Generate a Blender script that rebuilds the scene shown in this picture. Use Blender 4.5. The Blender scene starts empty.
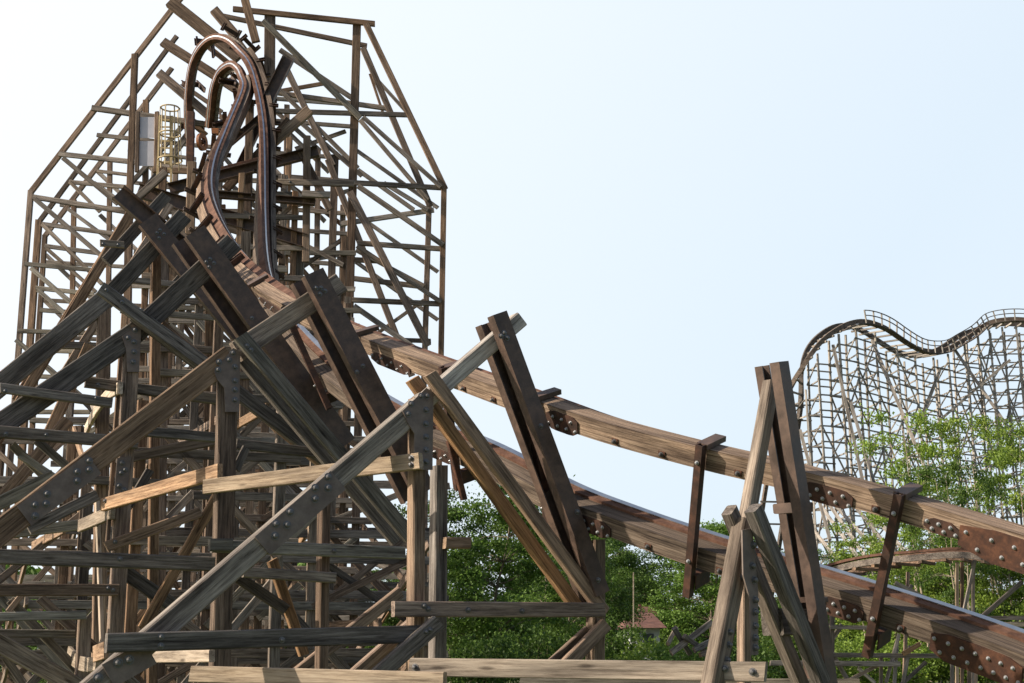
import bpy, bmesh, math, random
import numpy as np
from mathutils import Vector, Matrix
random.seed(7); RNG = np.random.default_rng(7)
S = bpy.context.scene
COL = S.collection
R = math.radians
# ------------------------------------------------------------------ camera
F = 1422.0; PITCH = R(12.4); CAMZ = 1.7
CAM = Vector((0, 0, CAMZ))
cam = bpy.data.cameras.new('camera'); co = bpy.data.objects.new('camera', cam); COL.objects.link(co)
cam.lens = F * 36 / 1024; cam.sensor_width = 36; cam.clip_end = 3000; cam.clip_start = 0.1
co.location = CAM; co.rotation_euler = (math.pi / 2 + PITCH, 0, 0); S.camera = co
FW = Vector((0, math.cos(PITCH), math.sin(PITCH))); UP = Vector((0, -math.sin(PITCH), math.cos(PITCH))); RT = Vector((1, 0, 0))
def ray(px, py): return FW + RT * ((px - 512) / F) + UP * ((341.5 - py) / F)
def at(px, py, Y):
    r = ray(px, py); return CAM + r * (Y / r.y)
# ------------------------------------------------------------------ render / light
S.view_settings.view_transform = 'Standard'; S.view_settings.look = 'None'
S.view_settings.exposure = 0.38; S.view_settings.gamma = 1
SUN_EL = R(31); SUN_AZ = Vector((-1.0, -0.22, 0)).normalized()
tosun = Vector((SUN_AZ.x * math.cos(SUN_EL), SUN_AZ.y * math.cos(SUN_EL), math.sin(SUN_EL)))
W = bpy.data.worlds.new("World"); S.world = W; W.use_nodes = True
nt = W.node_tree; bg = nt.nodes['Background']
sky = nt.nodes.new('ShaderNodeTexSky'); sky.sky_type = 'NISHITA'; sky.sun_disc = False
sky.sun_elevation = SUN_EL; sky.sun_rotation = math.atan2(tosun.x, tosun.y)
sky.air_density = 1.0; sky.dust_density = 2.5; sky.ozone_density = 1.5
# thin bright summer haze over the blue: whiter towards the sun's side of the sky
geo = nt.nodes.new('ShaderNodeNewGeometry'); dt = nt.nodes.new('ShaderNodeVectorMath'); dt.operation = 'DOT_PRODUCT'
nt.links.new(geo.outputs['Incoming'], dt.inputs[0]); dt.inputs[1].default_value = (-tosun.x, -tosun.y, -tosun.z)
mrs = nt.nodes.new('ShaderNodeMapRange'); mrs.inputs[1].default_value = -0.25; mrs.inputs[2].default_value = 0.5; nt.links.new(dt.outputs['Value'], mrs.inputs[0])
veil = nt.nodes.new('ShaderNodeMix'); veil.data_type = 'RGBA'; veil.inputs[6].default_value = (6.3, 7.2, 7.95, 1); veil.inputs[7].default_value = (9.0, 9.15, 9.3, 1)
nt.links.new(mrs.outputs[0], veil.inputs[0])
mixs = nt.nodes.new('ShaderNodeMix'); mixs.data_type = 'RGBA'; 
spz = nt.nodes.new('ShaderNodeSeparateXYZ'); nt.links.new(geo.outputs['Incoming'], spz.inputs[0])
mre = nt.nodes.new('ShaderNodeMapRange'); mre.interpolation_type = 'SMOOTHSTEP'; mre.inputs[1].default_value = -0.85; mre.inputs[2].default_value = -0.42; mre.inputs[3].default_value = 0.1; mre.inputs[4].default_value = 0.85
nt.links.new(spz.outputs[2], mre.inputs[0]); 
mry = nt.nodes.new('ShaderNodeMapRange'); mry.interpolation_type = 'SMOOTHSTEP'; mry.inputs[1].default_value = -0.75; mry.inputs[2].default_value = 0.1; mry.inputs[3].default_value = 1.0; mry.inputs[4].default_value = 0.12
nt.links.new(spz.outputs[1], mry.inputs[0])   # veil shaped for light: dimmed behind camera and overhead to cut ambient fill
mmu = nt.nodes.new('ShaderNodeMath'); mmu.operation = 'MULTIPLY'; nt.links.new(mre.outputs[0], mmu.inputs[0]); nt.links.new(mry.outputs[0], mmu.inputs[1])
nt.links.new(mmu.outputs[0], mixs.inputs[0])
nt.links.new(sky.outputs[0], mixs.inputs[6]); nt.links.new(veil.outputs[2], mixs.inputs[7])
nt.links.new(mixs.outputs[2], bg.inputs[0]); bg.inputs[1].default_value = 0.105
sl = bpy.data.lights.new('sun', 'SUN'); sl.energy = 5.0; sl.angle = R(0.6); sl.color = (1.0, 0.88, 0.72)
so = bpy.data.objects.new('sun', sl); COL.objects.link(so); so.rotation_euler = tosun.to_track_quat('Z', 'Y').to_euler()
# ------------------------------------------------------------------ materials
M = {}
def newmat(name):
    m = bpy.data.materials.new(name); m.use_nodes = True
    return m, m.node_tree, m.node_tree.nodes['Principled BSDF']
def N(nt, t, **k):
    n = nt.nodes.new(t)
    for a, v in k.items():
        if a.startswith('i_'):
            key = a[2:]; n.inputs[int(key) if key.isdigit() else key].default_value = v
        else: setattr(n, a, v)
    return n
def ramp(nt, stops):
    r = nt.nodes.new('ShaderNodeValToRGB'); e = r.color_ramp.elements
    while len(e) < len(stops): e.new(0.5)
    for i, (p, c) in enumerate(stops): e[i].position = p; e[i].color = (*c, 1)
    return r
def wood(name, light, mid, dark, uv=False, scale=1.0, rough=0.85, lam=False):
    m, nt, b = newmat(name); L = nt.links.new
    tc = N(nt, 'ShaderNodeTexCoord'); oi = N(nt, 'ShaderNodeObjectInfo')
    add = N(nt, 'ShaderNodeVectorMath', operation='ADD'); L(tc.outputs['UV' if uv else 'Object'], add.inputs[0])
    mul = N(nt, 'ShaderNodeVectorMath', operation='SCALE', i_Scale=37.0)
    cx = N(nt, 'ShaderNodeCombineXYZ'); L(oi.outputs['Random'], cx.inputs[0]); L(oi.outputs['Random'], cx.inputs[1]); L(oi.outputs['Random'], cx.inputs[2])
    L(cx.outputs[0], mul.inputs[0]); L(mul.outputs[0], add.inputs[1])
    mp = N(nt, 'ShaderNodeMapping'); mp.inputs['Scale'].default_value = (1.9 * scale, 42 * scale, 42 * scale); L(add.outputs[0], mp.inputs[0])
    gr = N(nt, 'ShaderNodeTexNoise', i_Scale=1.0, i_Detail=9.0, i_Roughness=0.78, i_Distortion=0.15); L(mp.outputs[0], gr.inputs['Vector'])
    mp2 = N(nt, 'ShaderNodeMapping'); mp2.inputs['Scale'].default_value = (0.9, 8, 8); L(add.outputs[0], mp2.inputs[0])
    st = N(nt, 'ShaderNodeTexNoise', i_Scale=1.0, i_Detail=4.0, i_Roughness=0.6); L(mp2.outputs[0], st.inputs['Vector'])
    # knots and blotches of weathering
    mp3 = N(nt, 'ShaderNodeMapping'); mp3.inputs['Scale'].default_value = (1.6, 7, 7); L(add.outputs[0], mp3.inputs[0])
    kn = N(nt, 'ShaderNodeTexVoronoi', i_Scale=1.0); L(mp3.outputs[0], kn.inputs['Vector'])
    r1 = ramp(nt, [(0.36, dark), (0.5, mid), (0.64, light)]); L(gr.outputs[0], r1.inputs[0])
    r2 = ramp(nt, [(0.33, (0.42, 0.40, 0.40)), (0.48, (0.85, 0.84, 0.83)), (0.62, (1.15, 1.12, 1.09))]); L(st.outputs[0], r2.inputs[0])
    mx = N(nt, 'ShaderNodeMix', data_type='RGBA', blend_type='MULTIPLY'); mx.inputs[0].default_value = 1
    L(r1.outputs[0], mx.inputs[6]); L(r2.outputs[0], mx.inputs[7])
    r3 = ramp(nt, [(0.05, (0.2, 0.17, 0.15)), (0.15, (1, 1, 1))]); L(kn.outputs['Distance'], r3.inputs[0])
    mk = N(nt, 'ShaderNodeMix', data_type='RGBA', blend_type='MULTIPLY'); mk.inputs[0].default_value = 0.8
    L(mx.outputs[2], mk.inputs[6]); L(r3.outputs[0], mk.inputs[7])
    hs = N(nt, 'ShaderNodeHueSaturation'); mr = N(nt, 'ShaderNodeMapRange', i_3=0.58, i_4=1.15); L(oi.outputs['Random'], mr.inputs[0])
    L(mr.outputs[0], hs.inputs['Value']); L(mk.outputs[2], hs.inputs['Color'])
    ms = N(nt, 'ShaderNodeMath', operation='FRACT'); m7 = N(nt, 'ShaderNodeMath', operation='MULTIPLY', i_1=7.31); L(oi.outputs['Random'], m7.inputs[0]); L(m7.outputs[0], ms.inputs[0])
    mr2 = N(nt, 'ShaderNodeMapRange', i_3=0.68, i_4=1.08); L(ms.outputs[0], mr2.inputs[0]); L(mr2.outputs[0], hs.inputs['Saturation'])
    col = hs.outputs[0]
    if lam:
        sp = N(nt, 'ShaderNodeSeparateXYZ'); L(tc.outputs['UV'], sp.inputs[0])
        w = N(nt, 'ShaderNodeMath', operation='MULTIPLY', i_1=22.0); L(sp.outputs[1], w.inputs[0])
        fr = N(nt, 'ShaderNodeMath', operation='FRACT'); L(w.outputs[0], fr.inputs[0])
        rl = ramp(nt, [(0.0, (0.15, 0.12, 0.1)), (0.2, (1, 1, 1))]); L(fr.outputs[0], rl.inputs[0])
        ml = N(nt, 'ShaderNodeMix', data_type='RGBA', blend_type='MULTIPLY'); ml.inputs[0].default_value = 0.75
        L(col, ml.inputs[6]); L(rl.outputs[0], ml.inputs[7]); col = ml.outputs[2]
    L(col, b.inputs['Base Color']); b.inputs['Roughness'].default_value = rough; b.inputs['Specular IOR Level'].default_value = 0.25
    bp = N(nt, 'ShaderNodeBump', i_Strength=0.55, i_Distance=0.012); L(gr.outputs[0], bp.inputs['Height']); L(bp.outputs[0], b.inputs['Normal'])
    M[name] = m; return m
wood('grey', (0.44, 0.37, 0.30), (0.27, 0.22, 0.18), (0.085, 0.065, 0.05))
wood('green', (0.38, 0.35, 0.29), (0.24, 0.215, 0.175), (0.08, 0.07, 0.057))
wood('silver', (0.56, 0.50, 0.43), (0.37, 0.32, 0.275), (0.12, 0.10, 0.085))
wood('slate', (0.31, 0.27, 0.235), (0.175, 0.147, 0.127), (0.048, 0.04, 0.034))
wood('brown', (0.40, 0.275, 0.19), (0.23, 0.15, 0.10), (0.065, 0.042, 0.03))
wood('tan', (0.50, 0.35, 0.235), (0.33, 0.215, 0.135), (0.11, 0.067, 0.042))
wood('gold', (0.46, 0.29, 0.17), (0.30, 0.185, 0.105), (0.10, 0.058, 0.037))
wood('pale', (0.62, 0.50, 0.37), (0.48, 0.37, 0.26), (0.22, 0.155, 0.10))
wood('railwood', (0.38, 0.295, 0.225), (0.235, 0.172, 0.127), (0.07, 0.048, 0.036), uv=True, lam=True)
wood('farwood', (0.50, 0.46, 0.41), (0.36, 0.325, 0.285), (0.20, 0.18, 0.155))
def metal(name, c1, c2, c3, rough=0.6, metallic=0.0, nscale=6.0, spec=0.4):
    m, nt, b = newmat(name); L = nt.links.new
    tc = N(nt, 'ShaderNodeTexCoord'); n = N(nt, 'ShaderNodeTexNoise', i_Scale=nscale, i_Detail=7.0, i_Roughness=0.7); L(tc.outputs['Object'], n.inputs['Vector'])
    r = ramp(nt, [(0.35, c1), (0.5, c2), (0.66, c3)]); L(n.outputs[0], r.inputs[0]); L(r.outputs[0], b.inputs['Base Color'])
    rr = N(nt, 'ShaderNodeMapRange', i_3=rough - 0.12, i_4=rough + 0.15); L(n.outputs[0], rr.inputs[0]); L(rr.outputs[0], b.inputs['Roughness'])
    b.inputs['Metallic'].default_value = metallic; b.inputs['Specular IOR Level'].default_value = spec
    bp = N(nt, 'ShaderNodeBump', i_Strength=0.2, i_Distance=0.004); L(n.outputs[0], bp.inputs['Height']); L(bp.outputs[0], b.inputs['Normal'])
    M[name] = m; return m
metal('steel', (0.055, 0.037, 0.03), (0.09, 0.06, 0.048), (0.14, 0.09, 0.068), 0.5)
metal('rust', (0.03, 0.014, 0.01), (0.065, 0.027, 0.016), (0.13, 0.055, 0.03), 0.72, nscale=9)
metal('plate', (0.12, 0.09, 0.077), (0.165, 0.128, 0.11), (0.22, 0.175, 0.15), 0.55)
metal('railsteel', (0.07, 0.036, 0.025), (0.12, 0.064, 0.045), (0.19, 0.105, 0.074), 0.75, 0.0, spec=0.15)
metal('shiny', (0.55, 0.55, 0.56), (0.62, 0.62, 0.63), (0.7, 0.7, 0.7), 0.3, 1.0)
metal('galv', (0.30, 0.31, 0.33), (0.42, 0.43, 0.45), (0.55, 0.56, 0.58), 0.4, 0.7)
metal('darkrust', (0.022, 0.012, 0.009), (0.045, 0.022, 0.015), (0.09, 0.04, 0.025), 0.7, nscale=9)
metal('bolt', (0.08, 0.078, 0.08), (0.14, 0.138, 0.14), (0.22, 0.215, 0.22), 0.42, 0.6)
metal('yellow', (0.36, 0.27, 0.13), (0.45, 0.35, 0.19), (0.53, 0.43, 0.25), 0.5)
metal('orange', (0.16, 0.06, 0.025), (0.28, 0.10, 0.025), (0.42, 0.17, 0.04), 0.6)
metal('panel', (0.42, 0.42, 0.47), (0.48, 0.48, 0.54), (0.54, 0.54, 0.6), 0.5, nscale=1.5)
metal('roof', (0.08, 0.035, 0.028), (0.13, 0.06, 0.045), (0.19, 0.095, 0.07), 0.85, nscale=3)
metal('housewall', (0.42, 0.44, 0.46), (0.5, 0.52, 0.54), (0.56, 0.57, 0.58), 0.85, nscale=2)
metal('glass', (0.04, 0.05, 0.06), (0.05, 0.06, 0.07), (0.06, 0.07, 0.08), 0.2)
metal('bark', (0.09, 0.07, 0.05), (0.17, 0.135, 0.10), (0.28, 0.23, 0.18), 0.9, nscale=8)
metal('palebark', (0.22, 0.18, 0.13), (0.34, 0.28, 0.21), (0.46, 0.39, 0.30), 0.9, nscale=8)
def leafmat(name, a, b2, c, tr=0.35):
    m, nt, b = newmat(name); L = nt.links.new
    tc = N(nt, 'ShaderNodeTexCoord'); n = N(nt, 'ShaderNodeTexNoise', i_Scale=0.9, i_Detail=5.0, i_Roughness=0.75); L(tc.outputs['Object'], n.inputs['Vector'])
    r = ramp(nt, [(0.35, a), (0.5, b2), (0.66, c)]); L(n.outputs[0], r.inputs[0])
    oi = N(nt, 'ShaderNodeObjectInfo'); hs = N(nt, 'ShaderNodeHueSaturation'); mr = N(nt, 'ShaderNodeMapRange', i_3=0.75, i_4=1.2)
    L(oi.outputs['Random'], mr.inputs[0]); L(mr.outputs[0], hs.inputs['Value']); L(r.outputs[0], hs.inputs['Color'])
    b.inputs['Roughness'].default_value = 0.55; b.inputs['Specular IOR Level'].default_value = 0.3
    L(hs.outputs[0], b.inputs['Base Color'])
    t = N(nt, 'ShaderNodeBsdfTranslucent'); L(hs.outputs[0], t.inputs[0]); mx = N(nt, 'ShaderNodeMixShader', i_0=tr)
    L(b.outputs[0], mx.inputs[1]); L(t.outputs[0], mx.inputs[2]); L(mx.outputs[0], nt.nodes['Material Output'].inputs[0])
    M[name] = m
leafmat('leaf_dark', (0.035, 0.08, 0.014), (0.085, 0.155, 0.027), (0.15, 0.24, 0.045))
leafmat('leaf_mid', (0.045, 0.095, 0.015), (0.10, 0.18, 0.03), (0.17, 0.27, 0.05))
leafmat('leaf_light', (0.09, 0.155, 0.02), (0.18, 0.27, 0.04), (0.29, 0.37, 0.06))
m, nt_, b = newmat('grass'); tc = N(nt_, 'ShaderNodeTexCoord'); n = N(nt_, 'ShaderNodeTexNoise', i_Scale=0.35, i_Detail=9.0, i_Roughness=0.7)
nt_.links.new(tc.outputs['Object'], n.inputs['Vector']); r = ramp(nt_, [(0.35, (0.05, 0.075, 0.02)), (0.5, (0.09, 0.12, 0.035)), (0.7, (0.17, 0.14, 0.08))])
nt_.links.new(n.outputs[0], r.inputs[0]); nt_.links.new(r.outputs[0], b.inputs['Base Color']); b.inputs['Roughness'].default_value = 0.95; M['ground'] = m
# ------------------------------------------------------------------ object helpers
def thing(name, label, cat, loc=(0, 0, 0), group=None):
    o = bpy.data.objects.new(name, None); COL.objects.link(o); o.location = loc; o.empty_display_size = 0.3
    o['label'] = label; o['category'] = cat
    if group: o['group'] = group
    return o
def tag(o, label, cat, group=None):
    o['label'] = label; o['category'] = cat
    if group: o['group'] = group
def mesh_obj(name, verts, faces, mat, parent=None, mw=None, uvs=None, smooth=False):
    me = bpy.data.meshes.new(name); me.from_pydata(verts, [], faces); me.materials.append(M[mat])
    if uvs is not None:
        ul = me.uv_layers.new(name='UVMap')
        for i, l in enumerate(me.loops): ul.data[i].uv = uvs[l.vertex_index]
    if smooth:
        for p in me.polygons: p.use_smooth = True
    o = bpy.data.objects.new(name, me); COL.objects.link(o)
    if mw is None: mw = Matrix.Identity(4)
    place(o, mw, parent); return o
WM = {}
def place(o, mw, parent=None):
    """mw: world matrix; parents here are only translated (or are placed with a known world matrix)"""
    WM[o.name] = mw.copy()
    if parent is not None:
        o.parent = parent
        pw = WM.get(parent.name, Matrix.Translation(parent.location))
        o.matrix_parent_inverse = Matrix.Identity(4)
        o.matrix_basis = pw.inverted() @ mw
    else: o.matrix_basis = mw
def frame_of(p1, p2, n):
    d = (p2 - p1); L = d.length; x = d / L
    z = (n - x * n.dot(x))
    if z.length < 1e-4: z = x.orthogonal()
    z.normalize(); y = z.cross(x)
    c = (p1 + p2) / 2
    return Matrix(((x.x, y.x, z.x, c.x), (x.y, y.y, z.y, c.y), (x.z, y.z, z.z, c.z), (0, 0, 0, 1))), L
def prism(poly, L):
    """poly: list of (y,z) outline, extruded along x from -L/2 to L/2"""
    n = len(poly); v = [(-L / 2, a, b) for a, b in poly] + [(L / 2, a, b) for a, b in poly]
    f = [tuple(range(n))[::-1] if False else tuple(reversed(range(n)))] + [tuple(range(n, 2 * n))]
    f += [(i, (i + 1) % n, n + (i + 1) % n, n + i) for i in range(n)]
    return v, f
def chamf(w, t, c):
    a, b = w / 2, t / 2
    return [(-a + c, -b), (a - c, -b), (a, -b + c), (a, b - c), (a - c, b), (-a + c, b), (-a, b - c), (-a, -b + c)]
def channel(w, t, s=0.012, flip=1):
    a, b = w / 2, t / 2
    p = [(-a, -b), (a, -b), (a, -b + 0), (a, b), (a - s, b), (a - s, -b + s), (-a + s, -b + s), (-a + s, b), (-a, b)]
    p = [(-a, -b), (a, -b), (a, b), (a - s, b), (a - s, -b + s), (-a + s, -b + s), (-a + s, b), (-a, b)]
    return p if flip > 0 else [(y, -z) for y, z in reversed(p)]
def beam(name, p1, p2, w, t, n, mat, parent, shape='box', rough_end=True):
    mw, L = frame_of(p1, p2, n)
    if shape == 'box':
        c = min(0.012, 0.12 * min(w, t)); v, f = prism(chamf(w, t, c), L)
    elif shape == 'chan': v, f = prism(channel(w, t), L)
    elif shape == 'chanb': v, f = prism(channel(w, t, flip=-1), L)
    elif shape == 'thin': v, f = prism([(-w / 2, -t / 2), (w / 2, -t / 2), (w / 2, t / 2), (-w / 2, t / 2)], L)
    elif shape == 'bow':
        v, f = [], []; K = 8; pr = chamf(w, t, 0.006); k8 = len(pr)
        for i in range(K + 1):
            u = i / K; x = (u - 0.5) * L; dy = 0.05 * L * (1 - (2 * u - 1) ** 2)
            v += [(x, a + dy, b_) for a, b_ in pr]
        for i in range(K): f += [(i * k8 + j, i * k8 + (j + 1) % k8, (i + 1) * k8 + (j + 1) % k8, (i + 1) * k8 + j) for j in range(k8)]
        f += [tuple(reversed(range(k8))), tuple(range(K * k8, K * k8 + k8))]
    if rough_end and shape == 'box':
        h = len(v) // 2; ja, jb = random.uniform(-.02, .02), random.uniform(-.02, .02)
        v = [(x + (ja if i < h else jb) * (y / max(w, .01)), y, z) for i, (x, y, z) in enumerate(v)]
    return mesh_obj(name, v, f, mat, parent, mw)
BOLT = None
def bolt(p, n, parent, r=0.02, h=0.022, mat='bolt'):
    """domed washer and nut pointing along n"""
    global BOLT
    key = 'bolt_' + mat
    me = bpy.data.meshes.get(key)
    if me is None:
        bm = bmesh.new(); seg = 10
        prof = [(1.5, 0), (1.5, .18), (1.0, .2), (0.95, .9), (0.6, 1.15), (0.0001, 1.2)]
        rings = [[bm.verts.new((a * math.cos(2 * math.pi * i / seg), a * math.sin(2 * math.pi * i / seg), z)) for i in range(seg)] for a, z in prof[:-1]]
        top = bm.verts.new((0, 0, 1.2))
        for A, B in zip(rings, rings[1:]):
            for i in range(seg): bm.faces.new((A[i], A[(i + 1) % seg], B[(i + 1) % seg], B[i]))
        for i in range(seg): bm.faces.new((rings[-1][i], rings[-1][(i + 1) % seg], top))
        bm.faces.new(list(reversed(rings[0])))
        me = bpy.data.meshes.new(key); bm.to_mesh(me); bm.free(); me.materials.append(M[mat]); me.use_fake_user = True
    o = bpy.data.objects.new('bolt', me); COL.objects.link(o)
    q = n.to_track_quat('Z', 'Y').to_matrix().to_4x4()
    mw = Matrix.Translation(p) @ q @ Matrix.Diagonal((r, r, h, 1))
    place(o, mw, parent); return o
class Plane:
    """a vertical plane turned by angle a; front normal points to the camera side"""
    def __init__(s, px, Y, deg):
        a = R(deg); s.n = Vector((math.sin(a), -math.cos(a), 0)); s.p = at(px, 654, Y); s.u = Vector((math.cos(a), math.sin(a), 0))
    def pt(s, px, py, off=0.0):
        r = ray(px, py); q = s.p + s.n * off
        return CAM + r * ((q - CAM).dot(s.n) / r.dot(s.n))
GROUND = -0.05
def member(pl, spec, parent):
    """spec: name, x1,y1,x2,y2, width in photo px, layer offset (m), material, options"""
    name, x1, y1, x2, y2, wp, off, mat = spec[:8]; opt = spec[8] if len(spec) > 8 else {}
    a = pl.pt(x1, y1, off); b = pl.pt(x2, y2, off)
    if opt.get('down'):
        d = (b - a).normalized()
        if b.z > GROUND and d.z < -0.1: b = b + d * ((GROUND - b.z) / d.z)
    d = (b - a).normalized(); Ym = (pl.pt(x1, y1, off).y + pl.pt(x2, y2, off).y) / 2
    vd = ((a + b) / 2 - CAM).normalized(); pp = vd.cross(d).normalized(); zz = (pl.n - d * pl.n.dot(d)).normalized(); yy = zz.cross(d)
    A_, B_ = abs(yy.dot(pp)), abs(zz.dot(pp)); app = wp * Ym / F
    if 't' in opt: t = min(opt['t'], 0.5 * app / max(B_, .01)); w = (app - t * B_) / A_
    else: w = app / (A_ + .6 * B_); t = min(.2, max(.05, .6 * w))
    o = beam(name, a, b, w, t, pl.n, mat, parent, opt.get('shape', 'box'))
    if opt.get('label'): o['label'] = opt['label']
    nb = opt.get('bolts')
    if nb:
        for (bx, by) in nb: bolt(pl.pt(bx, by, off + t / 2), pl.n, o, opt.get('br', 0.019), opt.get('br', 0.019) * 1.3)
    return o
def poly_plate(name, pl, pts, off, th, mat, parent, bolts=(), br=0.02):
    P = [pl.pt(x, y, off) for x, y in pts]; c = sum(P, Vector()) / len(P)
    v = [tuple(p - c) for p in P] + [tuple(p - c + pl.n * th) for p in P]; n = len(P)
    f = [tuple(range(n)), tuple(reversed(range(n, 2 * n)))] + [(i, n + i, n + (i + 1) % n, (i + 1) % n) for i in range(n)]
    o = mesh_obj(name, v, f, mat, parent, Matrix.Translation(c))
    bm = bmesh.new(); bm.from_mesh(o.data); bmesh.ops.recalc_face_normals(bm, faces=bm.faces); bm.to_mesh(o.data); bm.free()
    for (bx, by) in bolts: bolt(pl.pt(bx, by, off + th), pl.n, o, br, br * 1.2)
    return o
def along(x1, y1, x2, y2, hw):
    """plate outline hugging a line in the photo, hw = half width px"""
    L = math.hypot(x2 - x1, y2 - y1); nx, ny = -(y2 - y1) / L * hw, (x2 - x1) / L * hw
    return [(x1 + nx, y1 + ny), (x2 + nx, y2 + ny), (x2 - nx, y2 - ny), (x1 - nx, y1 - ny)]
# ------------------------------------------------------------------ ground
gm = []
g = mesh_obj('ground', [(-1500, -200, 0), (1500, -200, 0), (1500, 2500, 0), (-1500, 2500, 0)], [(0, 1, 2, 3)], 'ground'); g['kind'] = 'structure'
# ------------------------------------------------------------------ the near bents
GB = 'support bents holding the banked track'
P1 = Plane(790, 11.55, 46); P2 = Plane(560, 13.8, 29); P3 = Plane(310, 16.0, 27); P4 = Plane(215, 18.6, 25); P5 = Plane(170, 20.6, 23)
def bent(name, label, cat, pl, specs, px, group=GB):
    base = pl.pt(px, 700); t = thing(name, label, cat, (base.x, base.y, 0), group)
    for s in specs: member(pl, s, t)
    return t
ST = {'shape': 'chan', 't': 0.11}; SB = {'shape': 'chanb', 't': 0.11}
b1 = bent('support_bent', 'nearest right support bent, its twin steel beams standing high above both rails', 'support bent', P1, [
    ('steel_beam', 779, 362, 829, 690, 19, 0.20, 'steel', {'shape': 'chanb', 't': 0.11, 'down': 1}),
    ('steel_beam', 762, 366, 810, 660, 15, -0.20, 'steel', {'shape': 'chan', 't': 0.11, 'down': 1}),
    ('batter_post', 771, 383, 744, 535, 19, 0.0, 'grey', {'t': 0.12}),
    ('batter_post', 744, 522, 713, 683, 25, 0.06, 'grey', {'t': 0.15, 'down': 1, 'bolts': [(746, 548), (744, 562), (742, 577), (730, 632), (729, 645), (727, 660)]}),
    ('brace', 753, 508, 822, 683, 21, 0.24, 'slate', {'t': 0.14}),
    ('brace', 729, 510, 803, 690, 19, 0.0, 'slate', {'t': 0.14}),
    ('post', 744, 540, 744, 670, 15, -0.02, 'gold', {'t': 0.16, 'down': 1}),
    ('ledger', 772, 622, 815, 622, 26, -0.02, 'slate', {'t': 0.2}),
    ('spacer', 786, 508, 800, 508, 12, 0.0, 'steel', {'t': 0.25}),
    ('spacer', 797, 600, 815, 600, 6, 0.0, 'steel', {'t': 0.25}),
], 790)
poly_plate('gusset_plate', P1, [(741, 530), (751, 528), (754, 560), (757, 592), (757, 655), (750, 655), (749, 600), (742, 575)], 0.10 + .08, 0.012, 'plate', b1,
           [(753, 545), (752, 566), (754, 580), (755, 600), (755, 612), (755, 626), (755, 638), (755, 648)], 0.022)
b2 = bent('support_bent', 'front support bent with twin golden braces and a long diagonal timber', 'support bent', P2, [
    ('batter_post', 425, 401, 96, 686, 25, 0.0, 'silver', {'t': 0.17, 'down': 1, 'bolts': [(150, 640)]}),
    ('batter_post', 420, 405, 519, 320, 19, 0.0, 'silver', {'t': 0.15, 'bolts': []}),
    ('steel_beam', 497, 314, 600, 594, 21, 0.17, 'steel', {'shape': 'chanb', 't': 0.12, 'bolts': [(504, 333), (507, 338), (501, 336), (541, 426), (577, 512), (598, 580)]}),
    ('steel_beam', 484, 324, 588, 604, 19, -0.17, 'steel', {'shape': 'chan', 't': 0.12}),
    ('brace', 429, 374, 604, 613, 16, 0.15, 'gold', {'t': 0.09}),
    ('brace', 412, 379, 580, 612, 16, -0.15, 'gold', {'t': 0.10}),
    ('post', 417, 398, 415, 690, 19, -0.01, 'tan', {'t': 0.15, 'down': 1, 'bolts': []}),
    ('post', 439, 466, 437, 690, 19, -0.36, 'slate', {'t': 0.14, 'down': 1}),
    ('post', 596, 540, 595, 690, 20, -0.05, 'tan', {'t': 0.16, 'down': 1}),
    ('ledger', 106, 643, 420, 634, 18, 0.17, 'slate', {'t': 0.09, 'bolts': [(161, 637), (161, 646), (282, 640)]}),
    ('ledger', 393, 609, 603, 610, 15, 0.16, 'brown', {'t': 0.08, 'bolts': [(424, 606), (428, 609), (522, 611), (468, 610)]}),
    ('brace', 438, 622, 350, 700, 18, 0.28, 'slate', {'t': 0.09, 'down': 1, 'bolts': [(426, 632), (430, 630)]}),
    ('brace', 420, 616, 318, 706, 13, -0.15, 'brown', {'t': 0.09, 'down': 1}),
    ('brace', 606, 624, 540, 692, 15, 0.10, 'brown', {'t': 0.07, 'down': 1}),
    ('brace', 588, 630, 520, 692, 11, -0.12, 'brown', {'t': 0.07, 'down': 1}),
    ('ledger', 444, 543, 469, 543, 12, -0.25, 'tan', {'t': 0.1}),
    ('steel_beam', 449, 440, 464, 500, 8, -0.22, 'rust', {'t': 0.05}),
], 440)
poly_plate('gusset_plate', P2, [(402, 411), (426, 388), (433, 393), (432, 470), (414, 470), (414, 434), (408, 424)], 0.092, 0.012, 'plate', b2,
           [(408, 414), (411, 404), (421, 396), (427, 396), (426, 410), (426, 424), (426, 437), (426, 450), (426, 462)], 0.021)
poly_plate('splice_plate', P2, along(262, 546, 338, 480, 12), 0.092, 0.012, 'plate', b2,
           [(315, 488), (315, 499), (328, 477), (328, 488), (290, 512), (287, 525), (276, 524), (275, 536)], 0.025)
poly_plate('splice_plate', P2, along(108, 676, 150, 652, 13), 0.098, 0.012, 'plate', b2, [(118, 663), (129, 660), (98, 678)], 0.028)
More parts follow.
